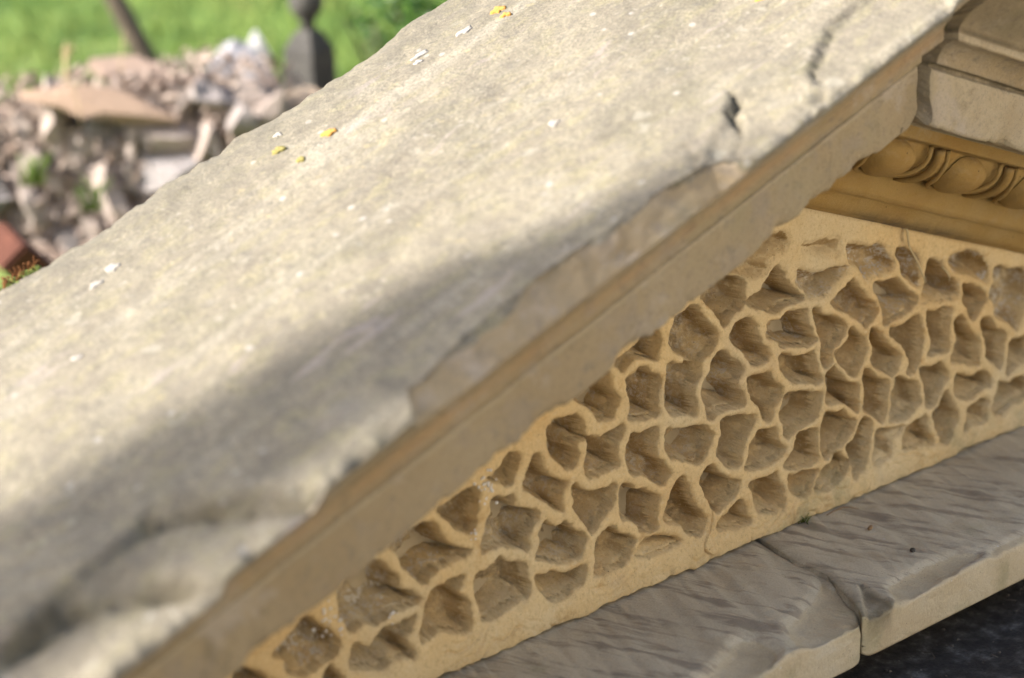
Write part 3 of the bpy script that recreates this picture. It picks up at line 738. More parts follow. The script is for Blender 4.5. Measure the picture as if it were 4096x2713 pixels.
def build_rake(side):
    d = 0.0 if side < 0 else 0.0252
    ring, seg = densify(rake_profile(0.53, d))
    nv = len(ring)
    if side < 0:
        us = np.concatenate([np.arange(-1.30, -0.98, .01), np.arange(-0.98, XA - 0.0035, .0026), [XA - 0.0035]])
    else:
        us = np.concatenate([[XA + 0.0125], np.arange(XA + 0.0145, 0.56, .0026), np.arange(0.56, 1.38, .01)])
    nu = len(us)
    U = np.repeat(us[:, None], nv, 1)
    Yp = np.repeat(ring[None, :, 0], nu, 0); Hp = np.repeat(ring[None, :, 1], nu, 0)
    nxt = np.roll(ring, -1, 0) - np.roll(ring, 1, 0)
    nrm = np.stack([-nxt[:, 1], nxt[:, 0]], 1); nrm /= (np.linalg.norm(nrm, axis=1, keepdims=True) + 1e-9)
    # outward check: top points must face up
    ti = np.argmin(np.abs(ring[:, 0]) + np.abs(ring[:, 1] - (0.53 + d)) * 5)
    if nrm[ti, 1] < 0:
        nrm = -nrm
    arc = np.concatenate([[0], np.cumsum(np.linalg.norm(np.diff(ring, axis=0), axis=1))])
    S = np.repeat(arc[None, :], nu, 0)
    sd = 100 if side < 0 else 200
    top = (Hp > 0.528 + d)
    bed = (Hp < 0.3905 + d) & (Yp > -0.0905)
    amp = np.where(top, 1.0, 0.55) * np.where(bed, 0.35, 1)
    disp = amp * (0.0030 * fbm(U * 9, S * 9, sd, 4) + 0.0016 * fbm(U * 45, S * 45, sd + 5, 4) + 0.0006 * fbm(U * 190, S * 190, sd + 9, 3))
    if side < 0:      # shallow tooling ripples that survive on the upper face
        disp += np.where(top, 0.0008 * np.sin((U * 0.8 + Yp * 0.9) * 240 + 3 * fbm(U * 14, S * 14, 7, 3)) * sstep(0.16, -0.02, Yp) * sstep(-.2, .2, fbm(U * 6, S * 6, 19, 3)), 0)
    Y = Yp + nrm[None, :, 0] * disp
    H = Hp + nrm[None, :, 1] * disp
    # chipped arrises: far edge, front edge and lower edge of the corona
    for (ya, ha, r, sy, sh, am, fr, s2) in ((0.262, 0.530 + d, .026, -.6, -.8, .0065, 13, 300), (-0.2125, 0.530 + d, .022, .75, -.65, .010, 17, 310),
                                            (-0.135, 0.3903 + d, .014, .75, .65, .008, 24, 320), (-0.1628, 0.4685 + d, .007, 1, 0, .002, 30, 330)):
        dist = np.hypot(Yp - ya, Hp - ha)
        c = np.clip(fbm(U * fr, S * 0 + 3.3, s2 + sd, 5, .6) + 0.12, 0, 1) * am * 2 + np.clip(fbm(U * fr * 3, S * 30, s2 + 3 + sd, 4), 0, 1) * am * .22
        wgt = np.clip(1 - dist / r, 0, 1) ** 1.3
        Y += sy * c * wgt; H += sh * c * wgt
    weather = np.where(top, 1.0, 0.0) * np.ones_like(U)
    weather = np.maximum(weather, np.where((Hp > 0.515 + d) & (Yp < 0), sstep(0.512 + d, 0.53 + d, Hp), 0))
    dirt_shade = np.zeros_like(U)
    far = np.where(top, sstep(0.14, 0.24, Yp), 0) * np.ones_like(U)
    if side < 0:
        # a long flake has gone from the front arris
        fl = sstep(-0.560, -0.535, U) * sstep(-0.235, -0.262, U) * (.75 + .25 * np.sin((U + .56) / .30 * math.pi))
        lim = -0.2125 + fl * (0.0085 + 0.030 * np.clip((H - 0.492) / 0.038, 0, 1) + 0.004 * fbm(U * 40, S * 40, 91, 4))
        fb = (Hp > 0.480) & (Yp < -.12)
        Y = np.where(fb & (fl > .01), np.maximum(Y, lim), Y)
        weather = np.where(fb & (fl > .3) & (Hp < .5295), 0.0, weather)
        for dep, soft, flat in CHIPS:
            poly = smooth_poly(flat)
            sdf, nx, ny = poly_sdf(U + fbm(U * 70, S * 70, 51, 3) * .004, Yp + fbm(U * 70, S * 70, 52, 3) * .004, poly)
            front_band = (Hp > 0.49 + d)
            drop = dep * 1e-3 * sstep(0, soft * 1e-3, sdf) * np.where(front_band, 1, 0) * np.clip((Hp - 0.49 - d) / 0.035, 0, 1)
            H -= drop
        for wid, dep, dt, flat in CRACKS:
            P = np.array(flat, float).reshape(-1, 2) * 1e-4
            xx = U + fbm(U * 60, S * 60, 151, 4) * .006; yy = Yp + fbm(U * 60, S * 60, 152, 4) * .006
            dist = np.full(U.shape, 9.0); along = np.zeros(U.shape)
            for q in range(len(P) - 1):
                e = P[q + 1] - P[q]
                tt = np.clip(((xx - P[q, 0]) * e[0] + (yy - P[q, 1]) * e[1]) / (e @ e), 0, 1)
                dd_ = np.hypot(xx - P[q, 0] - tt * e[0], yy - P[q, 1] - tt * e[1])
                nn = dd_ < dist
                dist = np.where(nn, dd_, dist); along = np.where(nn, (q + tt) / (len(P) - 1), along)
            wv = wid * 1e-3 * (.45 + .55 * np.sin(math.pi * np.clip(along, .03, .97))) * (1 + .5 * fbm(U * 40, S * 40, 155, 3))
            g = np.where(top, np.exp(-(dist / wv) ** 2), 0)
            H -= dep * 1e-3 * g
            dirt_shade = np.maximum(dirt_shade, dt / 100 * g)  # crack dirt and the shade inside the crack, painted dark together
    else:
        dirt_shade = np.maximum(dirt_shade, np.where((Hp > 0.476 + d) & (Yp < -.15), 0.4, 0))
        dirt_shade = np.maximum(dirt_shade, np.exp(-((Hp - 0.442 - d) / 0.0025) ** 2) * (Yp < -.12) * .9)  # dark line painted along the groove above the corona
        dirt_shade = np.maximum(dirt_shade, np.exp(-((Hp - 0.4745 - d) / 0.003) ** 2) * (Yp < -.15) * .9)  # dark line painted where the sima meets the fillet
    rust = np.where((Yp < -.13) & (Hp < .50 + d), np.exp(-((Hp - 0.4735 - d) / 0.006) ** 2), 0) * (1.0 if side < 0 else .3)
    clean_lit = np.where((Yp < -.13) & (Hp < .4425 + d), 1.0, 0.0) * (.75 if side > 0 else .12) + np.where((Hp > .4655 + d) & (Hp < .4722 + d) & (Yp < -.15), .8, 0) * (side > 0)
    clean_lit = np.maximum(clean_lit, np.where((Yp < -.13), np.exp(-((Hp - 0.4385 - d) / 0.0022) ** 2) * .9, 0))  # lit line painted along the upper edge of the corona
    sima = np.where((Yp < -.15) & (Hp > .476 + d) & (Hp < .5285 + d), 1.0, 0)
    dirt_shade = np.maximum(dirt_shade, sima * (.16 if side < 0 else .40))  # near side: shade of the overhanging sima painted in; far side: dirt
    dirt_shade = np.maximum(dirt_shade, np.where((Yp < -.13), np.exp(-((Hp - 0.4425 - d) / 0.0020) ** 2) * .95, 0))  # groove under the cove painted dark on both cornices
    # gap shadow painted dark in the bottom hollow of the bed mould
    dirt_shade = np.maximum(dirt_shade, np.where(bed, np.exp(-((Hp - 0.297 - d) / 0.008) ** 2) * sstep(0.08, 0.15, U) * sstep(0.34, 0.2, U), 0))
    # grime next to the joint at the apex
    dirt_shade = np.maximum(dirt_shade, sstep(0.03, 0.0, np.abs(U - XA)) * (0.55 if side > 0 else .25) * (~bed))
    Z = H - side * U * T
    endj = (fbm(S * 40, S * 0, 71 + side, 4) * 0.006)
    if side < 0:
        U = U + endj * sstep(XA - 0.03, XA - 0.0035, U) - 0.006 * np.clip(1 - np.hypot(Yp + .135, Hp - .3903) / .016, 0, 1) * (U > XA - .02)
    else:
        U = U + (endj + .002) * sstep(XA + 0.04, XA + 0.0125, U) * (~bed) - np.where(bed, .07 * sstep(XA + .035, XA + .0125, U), 0)
    Z = H - side * U * T
    V = np.stack([U, Y, Z], -1).reshape(-1, 3)
    fq = grid_faces(nu, nv, True)
    if side > 0:
        pass
    faces_mid = bed.reshape(-1)[fq[:, 0]].astype(int)
    # end caps: one fan each
    c0 = V[:nv].mean(0); c1 = V[-nv:].mean(0)
    nV = len(V)
    V = np.concatenate([V, [c0, c1]])
    j = np.arange(nv)
    capA = np.stack([np.full(nv, nV), j, (j + 1) % nv, (j + 1) % nv], 1)
    capB = np.stack([np.full(nv, nV + 1), (nu - 1) * nv + (j + 1) % nv, (nu - 1) * nv + j, (nu - 1) * nv + j], 1)
    faces = [tuple(q) for q in fq] if False else fq
    ext = lambda a, v: np.concatenate([a.reshape(-1), [v, v]])
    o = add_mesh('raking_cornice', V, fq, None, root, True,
                 {'weather': ext(weather, 0), 'dirt_shade': ext(dirt_shade, .5), 'far': ext(far, 0), 'rust': ext(rust, 0), 'clean_lit': ext(clean_lit, 0)}, [M_CORN, M_BED], faces_mid)
    # caps as part of the same mesh
    import bmesh
    bm = bmesh.new(); bm.from_mesh(o.data); bm.verts.ensure_lookup_table()
    for base, ctr, fl in ((0, nV, False), ((nu - 1) * nv, nV + 1, True)):
        for k in range(nv):
            a, b = base + k, base + (k + 1) % nv
            try:
                f = bm.faces.new([bm.verts[i] for i in ((ctr, b, a) if fl else (ctr, a, b))])
                f.smooth = False
            except ValueError:
                pass
    bmesh.ops.recalc_face_normals(bm, faces=bm.faces)
    bm.to_mesh(o.data); bm.free()
    return o


rake_l = build_rake(-1)
rake_l['label'] = 'near sloping cornice whose lichen covered top catches the sun'
rake_r = build_rake(1)
rake_r['label'] = 'far sloping cornice with egg and dart moulding in shade'

# mortar set back in the joint at the apex
jr, _ = densify([(y + (0.012 if y < 0 else -.01), h - (0.010 if h > .45 else -0.004), max(st, .006)) for y, h, st in rake_profile(0, 0.012)])
jv = []
for x in (XA - 0.012, XA + 0.030):
    for y, h in jr:
        jv.append((x, y + 0.003 * mnoise.noise(Vector((y * 60, h * 60, 1))), h + XA * T))
nj = len(jr)
jf = [(k, (k + 1) % nj, nj + (k + 1) % nj, nj + k) for k in range(nj)]
joint = add_mesh('mortar_joint', jv, jf, M_DARKJOINT, root)

# block the cornices and panel are set against
bl = []
for y in (0.036, 0.255):
    bl += [(-1.10, y, -0.04), (1.17, y, -0.04), (1.17, y, 0.0), (XA, y, 0.32), (-1.10, y, 0.0)]
bf = [(0, 1, 2, 3, 4), (9, 8, 7, 6, 5)] + [(i, 5 + i, 5 + (i + 1) % 5, (i + 1) % 5) for i in range(5)]
add_mesh('backing_block', bl, bf, M_CORE, root, False)


# egg and dart on the far cornice
def ov(u, v, w, x0):
    a = math.pi / 2 * v
    ny, nh = -math.cos(a) * 0.034, -math.sin(a) * 0.050
    L = math.hypot(ny, nh)
    y = -0.030 - 0.050 * math.cos(a) + ny / L * w
    h = 0.3765 + 0.0252 - 0.034 * math.sin(a) + nh / L * w
    x = x0 + u
    return (x, y, h - x * T)


def egg_mesh():
    V = [ov(0, .42, .0095, 0)]
    nr, nt = 7, 28
    for i in range(1, nr + 1):
        r = i / nr
        for k in range(nt):
            a = 2 * math.pi * k / nt
            u = 0.0235 * r * math.cos(a) * (1 + .12 * math.sin(a))
            vv = .42 + (.50 if math.sin(a) < 0 else .44) * r * -math.sin(a) * -1 if False else .42 - (.42 if math.sin(a) > 0 else .50) * r * math.sin(a)
            V.append(ov(u, vv, 0.0095 * math.sqrt(max(0, 1 - r * r)) + .0009 * mnoise.noise(Vector((u * 160, vv * 5, 2))) - .002 * (r > .99), 0))
    Fc = [(0, 1 + k, 1 + (k + 1) % nt) for k in range(nt)]
    for i in range(nr - 1):
        for k in range(nt):
            a = 1 + i * nt
            Fc.append((a + k, a + nt + k, a + nt + (k + 1) % nt, a + (k + 1) % nt))
    return V, Fc


def rim_mesh():
    pts, rad = [], []
    for k in range(25):
        a = math.pi * (k / 24)
        u = 0.0375 * math.cos(a); v = .16 + .76 * math.sin(a)
        pts.append(ov(u, v, .0018, 0)); rad.append(.0026)
    pts = [ov(.0385, .0, .0015, 0)] + pts + [ov(-.0385, .0, .0015, 0)]
    return tube(pts, [.0023 + .0007 * mnoise.noise(Vector((i_ * .7, 3, 1))) for i_ in range(len(pts))], 8)


def dart_mesh():
    pts = [ov(0, v, .0025, 0) for v in np.linspace(0.02, .98, 12)]
    return tube(pts, [.0012 + .0036 * (1 - k / 11) ** .6 for k in range(12)], 8)


def mk(name, vf, mat, parent):
    return add_mesh(name, vf[0], vf[1], mat, parent)


protos = [mk('egg', egg_mesh(), M_BED, rake_r), mk('egg_rim', rim_mesh(), M_BED, rake_r), mk('dart', dart_mesh(), M_BED, rake_r)]
PITCH = 0.1005
X0 = 0.0845
first = True
for i in range(-1, 10):
    for k, pr in enumerate(protos):
        x = X0 + i * PITCH + (PITCH / 2 if k == 2 else 0)
        if first:
            o = pr
        else:
            o = pr.copy(); COL.objects.link(o); o.parent = rake_r
        o.location = (x, 0, -x * T)
    first = False

# lichens and flakes on the near cornice
M_ORANGE = mat_simple('orange_lichen', [(0.3, (0.30, 0.14, 0.025)), (0.7, (0.38, 0.20, 0.05))], 300, .0008)
M_YELLOW = mat_simple('yellow_lichen', [(0.3, (0.15, 0.125, 0.03)), (0.7, (0.21, 0.175, 0.06))], 300, .0008)
M_WHITE = mat_simple('white_lichen', [(0.35, (0.19, 0.17, 0.145)), (0.65, (0.29, 0.265, 0.23))], 300, .0008)


def lichen(x, y, rx, ry, mat, seed, th=.0007):
    r = random.Random(seed)
    n = 22
    V = [(0, 0, th)]
    for ring, zz in ((.55, th), (.9, th * .7), (1.0, -.003)):
        for k in range(n):
            a = 2 * math.pi * k / n
            w = 1 + .9 * mnoise.noise(Vector((math.cos(a) * 1.6 + seed * 7.1, math.sin(a) * 1.6, ring * .3))) + r.uniform(-.06, .06)
            V.append((rx * ring * w * math.cos(a), ry * ring * w * math.sin(a), zz + th * .5 * r.random()))
    V = [(vx, vy, vz + vx * T) for vx, vy, vz in V]
    Fc = [(0, 1 + k, 1 + (k + 1) % n) for k in range(n)]
    for i in range(2):
        b = 1 + i * n
        Fc += [(b + k, b + n + k, b + n + (k + 1) % n, b + (k + 1) % n) for k in range(n)]
    o = add_mesh('lichen_patch', V, Fc, mat, rake_l)
    # sit on the modelled surface
    hit = top_height(x, y)
    o.location = (x, y, hit + .0003)
    return o


_co = np.empty(len(rake_l.data.vertices) * 3, np.float32)
rake_l.data.vertices.foreach_get('co', _co)
_co = _co.reshape(-1, 3)
_topv = _co[(_co[:, 2] - _co[:, 0] * T) > 0.505]


def top_height(x, y):
    d = (_topv[:, 0] - x) ** 2 + (_topv[:, 1] - y) ** 2
    i = np.argmin(d)
    return float(_topv[i, 2] + (x - _topv[i, 0]) * T)


for k, (x, y, rx, ry, mt) in enumerate([
        (-.1379, .1843, .0052, .0062, M_ORANGE), (-.1442, .1677, .0042, .005, M_ORANGE), (-.3348, .1683, .006, .0058, M_ORANGE),
        (-.3698, .1929, .0055, .0045, M_YELLOW), (-.372, .159, .004, .004, M_YELLOW), (-.5346, .1873, .006, .0065, M_WHITE), (-.5545, .1805, .006, .005, M_WHITE),
        (-.2162, .1963, .009, .0045, M_WHITE), (-.226, .186, .004, .003, M_WHITE), (-.1737, .1868, .008, .005, M_WHITE),
        (-.3505, .2201, .004, .004, M_WHITE), (-.62, .10, .004, .004, M_WHITE), (-.055, -.045, .006, .006, M_ORANGE), (-.26, -.02, .005, .005, M_WHITE)]):
    lichen(x, y, rx, ry, mt, k + 1)

# crusty white lichen on the panel
cr = random.Random(3)
M_CRUST = mat_simple('white_crust', [(0.3, (0.60, 0.56, 0.52)), (0.7, (0.76, 0.73, 0.69))], 300, .0005)


def ico(r, n=1):
    import bmesh
    bm = bmesh.new(); bmesh.ops.create_icosphere(bm, subdivisions=n, radius=r)
    V = [v.co.copy() for v in bm.verts]; Fc = [tuple(v.index for v in f.verts) for f in bm.faces]
    bm.free()
    return V, Fc


for (x, z, rad, num) in [(-.3242, .1505, .012, 24), (-.4843, .0862, .009, 12), (-.4818, .0982, .004, 4), (-.4231, .0697, .006, 6), (-.3384, .1116, .005, 6), (-.476, .081, .008, 7)]:
    ps = []
    for i in range(num):
        v, f = ico(cr.uniform(.0007, .0017))
        ox, oz = cr.gauss(0, rad * .45), cr.gauss(0, rad * .6)
        ps.append(([(a.x + x + ox, a.y * .6 - .0008, a.z + z + oz) for a in v], f))
    V, Fc = join(ps)
    add_mesh('lichen_crust', V, Fc, M_CRUST, tymp)


# base cornice slabs
JOINT = [(0.03, 0.004), (-0.0015, -0.0016), (-0.0542, -0.0128), (-0.0914, -0.0146), (-0.1523, -0.0416), (-0.1694, -0.0563), (-.30, -.0563)]
JY = np.array([p[0] for p in JOINT])[::-1]; JX = np.array([p[1] for p in JOINT])[::-1]


def build_slab(side):
    prof = [(0.034, 0.0, .004)]
    prof += [(-0.1660, 0.0, .0018), (-0.1680, -0.0018, .0016), (-0.1684, -0.004, .0016), (-0.1684, -0.039, .0016), (-0.1665, -0.0412, .002), (-0.163, -0.0425, .01), (-0.02, -0.0435, .02), (0.034, -.0435, .02)]
    ring, _ = densify(prof)
    nv = len(ring)
    if side > 0:
        t = np.concatenate([np.linspace(0, .50, 270)[:-1], np.linspace(.50, 1.33, 60)])
    else:
        t = np.concatenate([np.linspace(0, .55, 300)[:-1], np.linspace(.55, 1.27, 60)])
    Tt = np.repeat(t[:, None], nv, 1)
    Yp = np.repeat(ring[None, :, 0], len(t), 0); Zp = np.repeat(ring[None, :, 1], len(t), 0)
    jx = np.interp(Yp, JY, JX)
    gap = 0.0011 + 0.0007 * vnoise(Yp * 70, Zp * 40, 3) + np.clip(-Yp - .15, 0, 1) * .02
    X = jx + side * (Tt + gap) - (jx * Tt / 1.3)
    arc = np.concatenate([[0], np.cumsum(np.linalg.norm(np.diff(ring, axis=0), axis=1))])
    S = np.repeat(arc[None, :], len(t), 0)
    Y = Yp.copy(); Z = Zp.copy()
    top = Zp > -0.001
    front = (Yp < -0.1675)
    Z += np.where(top, 0.0016 * fbm(X * 14, Y * 14, 400 + side, 4) + 0.0022 * fbm((X * .93 - Y * .35) * 85, (X * .35 + Y * .93) * 11, 410 + side, 4) - .0003, 0)
    Y += np.where(front, 0.0010 * fbm(X * 30, Z * 60, 420 + side, 4), 0)
    # worn joint edge
    rd = np.exp(-Tt / 0.004)
    Z -= np.where(top, rd * (0.002 + 0.0015 * np.clip(fbm(Yp * 50, Yp * 0, 5 + side, 3), 0, 1)), 0)
    Y += np.where(Yp < -.15, rd * 0.0035, 0)
    Z += np.where(Zp < -.03, rd * 0.004, 0)
    fr = np.where(Zp < -0.0015, 1.0, sstep(-0.160, -0.168, Yp) * .6)
    dirt_shade = np.where(top, np.exp(-Tt / 0.008) * .9, 0)
    sd_ = 'R' if side > 0 else 'L'
    wob = fbm(X * 60, Y * 60, 430, 4) * .005
    for s_, dep, soft, flat in FACETS:
        if s_ != sd_:
            continue
        poly = smooth_poly(flat)
        sdf, nx, ny = poly_sdf(X + wob, Yp + wob * .6, poly)
        k = sstep(0, soft * 1e-3, sdf)
        drop = dep * 1e-3 * (k * .6 + .4 * np.clip(sdf / .035, 0, 1))
        lim = np.clip((Zp + .03) / .03, 0, 1)
        Z -= drop * lim
        fr = np.maximum(fr, np.where(lim > .2, k, 0) * (.75 if dep != 8 else .2))
        if dep == 8:
            dirt_shade = np.maximum(dirt_shade, k * lim)
    # general wear of the arris
    wear = np.clip(fbm(X * 20, X * 0, 440 + side, 4) + .1, 0, 1) * .004 * np.clip(1 - np.hypot(Yp + .168, Zp) / .014, 0, 1)
    Z -= wear; Y += wear * .6
    if side < 0:
        Z -= 0.0012
        Z -= np.where(Zp < -.03, .0015, 0)
    V = np.stack([X, Y, Z], -1).reshape(-1, 3)
    fq = grid_faces(len(t), nv, True)
    o = add_mesh('base_cornice_slab', V, fq, M_SLAB, root, True, {'front': fr, 'dirt_shade': dirt_shade})
    import bmesh
    bm = bmesh.new(); bm.from_mesh(o.data); bm.verts.ensure_lookup_table()
    for base in (0, (len(t) - 1) * nv):
        f = bm.faces.new([bm.verts[base + k] for k in range(nv)])
        f.smooth = False
    bmesh.ops.recalc_face_normals(bm, faces=bm.faces)
    bm.to_mesh(o.data); bm.free()
    return o


sl = build_slab(-1)
sl['label'] = 'near base slab with broken front edge'
sr = build_slab(1)
sr['label'] = 'far base slab with a chipped corner at the joint'

# dark soil below, with a recessed course carrying the slabs
def slab_box(x0, x1, y0, y1, z0, z1, step=.02, amp=.004, seed=1):
    xs = np.arange(x0, x1 + 1e-6, step); ys = np.arange(y0, y1 + 1e-6, step)
    X, Y = np.meshgrid(xs, ys, indexing='ij')
    Z = z1 + amp * fbm(X * 6, Y * 6, seed, 5)
    V = np.stack([X, Y, Z], -1).reshape(-1, 3)
    fq = grid_faces(len(xs), len(ys))
    n = len(V)
    nx, ny = len(xs), len(ys)
    loop = [i * ny for i in range(nx)] + [(nx - 1) * ny + j for j in range(1, ny)] + [i * ny + ny - 1 for i in range(nx - 2, -1, -1)] + [j for j in range(ny - 2, 0, -1)]
    lo = V[loop].copy(); lo[:, 2] = z0
    V = np.concatenate([V, lo])
    m_ = len(loop)
    sideq = np.array([[loop[k], n + k, n + (k + 1) % m_, loop[(k + 1) % m_]] for k in range(m_)])
    return V, np.concatenate([fq, sideq])


V, Fq = slab_box(-1.9, 2.1, -0.62, 0.80, -0.30, -0.086, .012, .007, 55)
o = add_mesh('soil', V, Fq, M_LEDGE)
tag(o, 'dark damp soil strip round the foot of the pediment', kind='structure')
V, Fq = slab_box(-1.15, 1.22, -0.060, 0.25, -0.100, -0.0440, .05, .0, 56)
add_mesh('recessed_course', V, Fq, M_CORE, root)

# ------------------------------------------------------------------ small things on the slabs and panel
M_BROWN = mat_simple('dry_brown', [(0.3, (0.16, 0.09, 0.04)), (0.7, (0.33, 0.21, 0.11))], 200, .0004)
M_STRAW = mat_simple('straw', [(0.3, (0.36, 0.27, 0.14)), (0.7, (0.50, 0.40, 0.24))], 200, 0)
M_MOSS = mat_simple('moss', [(0.3, (0.05, 0.07, 0.012)), (0.7, (0.13, 0.15, 0.03))], 300, .0005)
M_SEED = mat_simple('dark_seed', [(0.45, (0.03, 0.025, 0.02)), (0.62, (0.05, 0.04, 0.03)), (0.66, (0.55, 0.53, 0.5))], 120, 0, .5)
M_RUST = mat_simple('rust_moss_stalk', [(0.3, (0.13, 0.045, 0.015)), (0.7, (0.22, 0.09, 0.03))], 100, 0)

v, f = ico(.0026, 2)
o = add_mesh('seed', [(a.x * 1.1, a.y, a.z * .85) for a in v], f, M_SEED)
o.location = (.0744, -.1141, .0018)
tag(o, 'tiny round dark seed with a white spot on the grey slab', 'seed')

V, Fc = [], []
for i in range(9):
    t = i / 8
    w = .0021 * math.sin(math.pi * min(1, t * .92 + .06)) ** .7
    for k in range(7):
        a = math.pi * 2 * k / 7
        V.append((t * .0085 - .004, w * math.cos(a), .0012 + .9 * w * math.sin(a) + .0012 * t * t))
for i in range(8):
    for k in range(7):
        Fc.append((i * 7 + k, i * 7 + (k + 1) % 7, (i + 1) * 7 + (k + 1) % 7, (i + 1) * 7 + k))
o = add_mesh('bud_scale', V, Fc, M_BROWN)
o.location = (.0838, -.0571, .0008); o.rotation_euler = (0, 0, .35)
tag(o, 'small pale brown bud husk lying on the grey slab', 'bud')

pts = [(.0799, -.0085, .001), (.090, -.0085, .0022), (.101, -.0105, .0030), (.1062, -.0150, .0026), (.1112, -.0205, .0012)]
V, Fc = tube(pts, [.0005, .0006, .0006, .0005, .0003], 6)
o = add_mesh('pine_needle', V, Fc, M_BROWN)
tag(o, 'curved dry needle lying on the slab against the carved panel', 'needle')

pts = [(.189, -.0030, .2565), (.1900, -.0045, .2500), (.1921, -.0040, .2438), (.1950, -.0030, .2360), (.1987, -.0042, .2287), (.2040, -.0065, .2190), (.2093, -.0060, .2105), (.2150, -.0060, .2010), (.2205, -.0030, .1926)]
V, Fc = tube(pts, [.0013, .0012, .0011, .0010, .0009, .0008, .0008, .0007, .0006], 7)
o = add_mesh('root_fibre', V, Fc, M_STRAW)
tag(o, 'pale root thread hanging from the joint across the carved panel', 'root')
pts = [(.2479, -.0012, .2031), (.252, -.004, .1975), (.256, -.004, .192), (.260, -.001, .1864)]
V, Fc = tube(pts, [.0011, .0010, .0009, .0007], 7)
o = add_mesh('root_fibre', V, Fc, M_STRAW)
tag(o, 'short pale root thread right of the long hanging one', 'root')


def sprig(name, loc, n, hgt, mat, spread, seed, rad=.0004, lean=.6):
    r = random.Random(seed)
    ps = []
    for i in range(n):
        a = r.uniform(0, 6.28); l = hgt * r.uniform(.5, 1)
        bx, by = r.gauss(0, spread), r.gauss(0, spread * .6)
        dx, dy = math.cos(a) * lean * l, math.sin(a) * lean * l
        pts_ = [(bx, by, 0), (bx + dx * .3, by + dy * .3, l * .5), (bx + dx, by + dy, l)]
        ps.append(tube(pts_, [rad, rad * .9, rad * .5], 5))
    V, Fc = join(ps)
    o = add_mesh(name, V, Fc, mat)
    o.location = loc
    return o


o = sprig('moss_tuft', (.0546, -.003, .0005), 14, .008, M_MOSS, .003, 2, .0005)
tag(o, 'tiny green moss sprig at the foot of the carved panel', 'moss')
# rusty moss stalks on the far edge of the cornice
o = empty('moss_cushion', (-.572, .262, top_height(-.572, .255)))
tag(o, 'moss cushion with rust red spore stalks on the far cornice edge', 'moss')
ps = []
r = random.Random(8)
for i in range(34):
    bx, by = r.uniform(-.020, .012), r.uniform(-.005, .004)
    l = r.uniform(.005, .009); a = r.uniform(-.5, .9)
    zb = bx * T
    pts = [(bx, by, zb - .002), (bx + .001, by, zb + l * .55), (bx + .0035 * a, by, zb + l), (bx + .0065 * a, by, zb + l * .86)]
    ps.append(tube(pts, [.00035, .0003, .0003, .0007], 5))
V, Fc = join(ps)
add_mesh('spore_stalks', V, Fc, M_RUST, o)
ps = []
for i in range(40):
    bx, by = r.uniform(-.024, .014), r.uniform(-.006, .005)
    v, f = ico(r.uniform(.0015, .003))
    ps.append(([(p.x + bx, p.y + by, p.z * .7 + bx * T - .001) for p in v], f))
V, Fc = join(ps)
add_mesh('moss_leaves', V, Fc, M_MOSS, o)

# needles and grit on the dark plinth: nobody could count them
ps = []
r = random.Random(12)
for i in range(900):
    x, y = r.uniform(-.6, 1.2), r.uniform(-.48, -.1)
    if i % 9 == 0:
        a = r.uniform(0, 6.28); l = r.uniform(.006, .02)
        ps.append(tube([(x, y, -.083), (x + l * .5 * math.cos(a), y + l * .5 * math.sin(a), -.081), (x + l * math.cos(a + .3), y + l * math.sin(a + .3), -.083)], [.0006, .0006, .0004], 4))
    else:
        v, f = ico(r.uniform(.0006, .0020))
        ps.append(([(p.x + x, p.y + y, p.z * .6 - .084) for p in v], f))
V, Fc = join(ps)
M_GRIT = mat_simple('dark_grit', [(0.3, (0.035, 0.028, 0.022)), (0.55, (0.09, 0.075, 0.062)), (0.75, (0.19, 0.17, 0.155))], 60, 0)
o = add_mesh('litter', V, Fc, M_GRIT)
tag(o, 'scattered dry needles and grit on the dark soil', 'litter', kind='stuff')

# ------------------------------------------------------------------ ground, lawn, rubble and garden behind
GZ = -0.095
WZ = -0.87          # foot the wall's own heights are counted from
kg = NT('lawn_turf', .95)
gc = kg.ramp(kg.noise(3.6, 5, .6), [(0.30, (0.045, 0.08, 0.012)), (0.5, (0.095, 0.14, 0.022)), (0.7, (0.15, 0.19, 0.05))])
gc = kg.mix(kg.rng(kg.noise(2.4, 4, .55, vec=kg.mapped(loc=(4, 2, 0))), .56, .7, 0, .55), gc, (0.27, 0.27, 0.10))
gc = kg.mix(kg.rng(kg.noise(4.0, 4, .5, vec=kg.mapped(loc=(7, 9, 0))), .52, .66, 0, .85), gc, (0.035, 0.075, 0.010))
gc = kg.mix(kg.rng(kg.noise(25, 5, .6), .3, .7, 0, .5), gc, (0.09, 0.17, 0.02))
kg.color(gc)
kg.bump(kg.noise(60, 5, .7), .02, .5)
xs = np.concatenate([np.arange(-140, -12, 8), np.arange(-12, 14, .5), np.arange(14, 160, 8)])
ys = np.concatenate([np.arange(-120, -6, 8), np.arange(-6, 16, .5), np.arange(16, 180, 8)])
X, Y = np.meshgrid(xs, ys, indexing='ij')
Z = GZ - .02 + .03 * fbm(X * .35, Y * .35, 77, 4) + .02 * np.clip(Y - 8, 0, 200)
o = add_mesh('ground', np.stack([X, Y, Z], -1).reshape(-1, 3), grid_faces(len(xs), len(ys)), kg.m)
tag(o, 'sunlit green lawn behind the pediment', kind='structure')

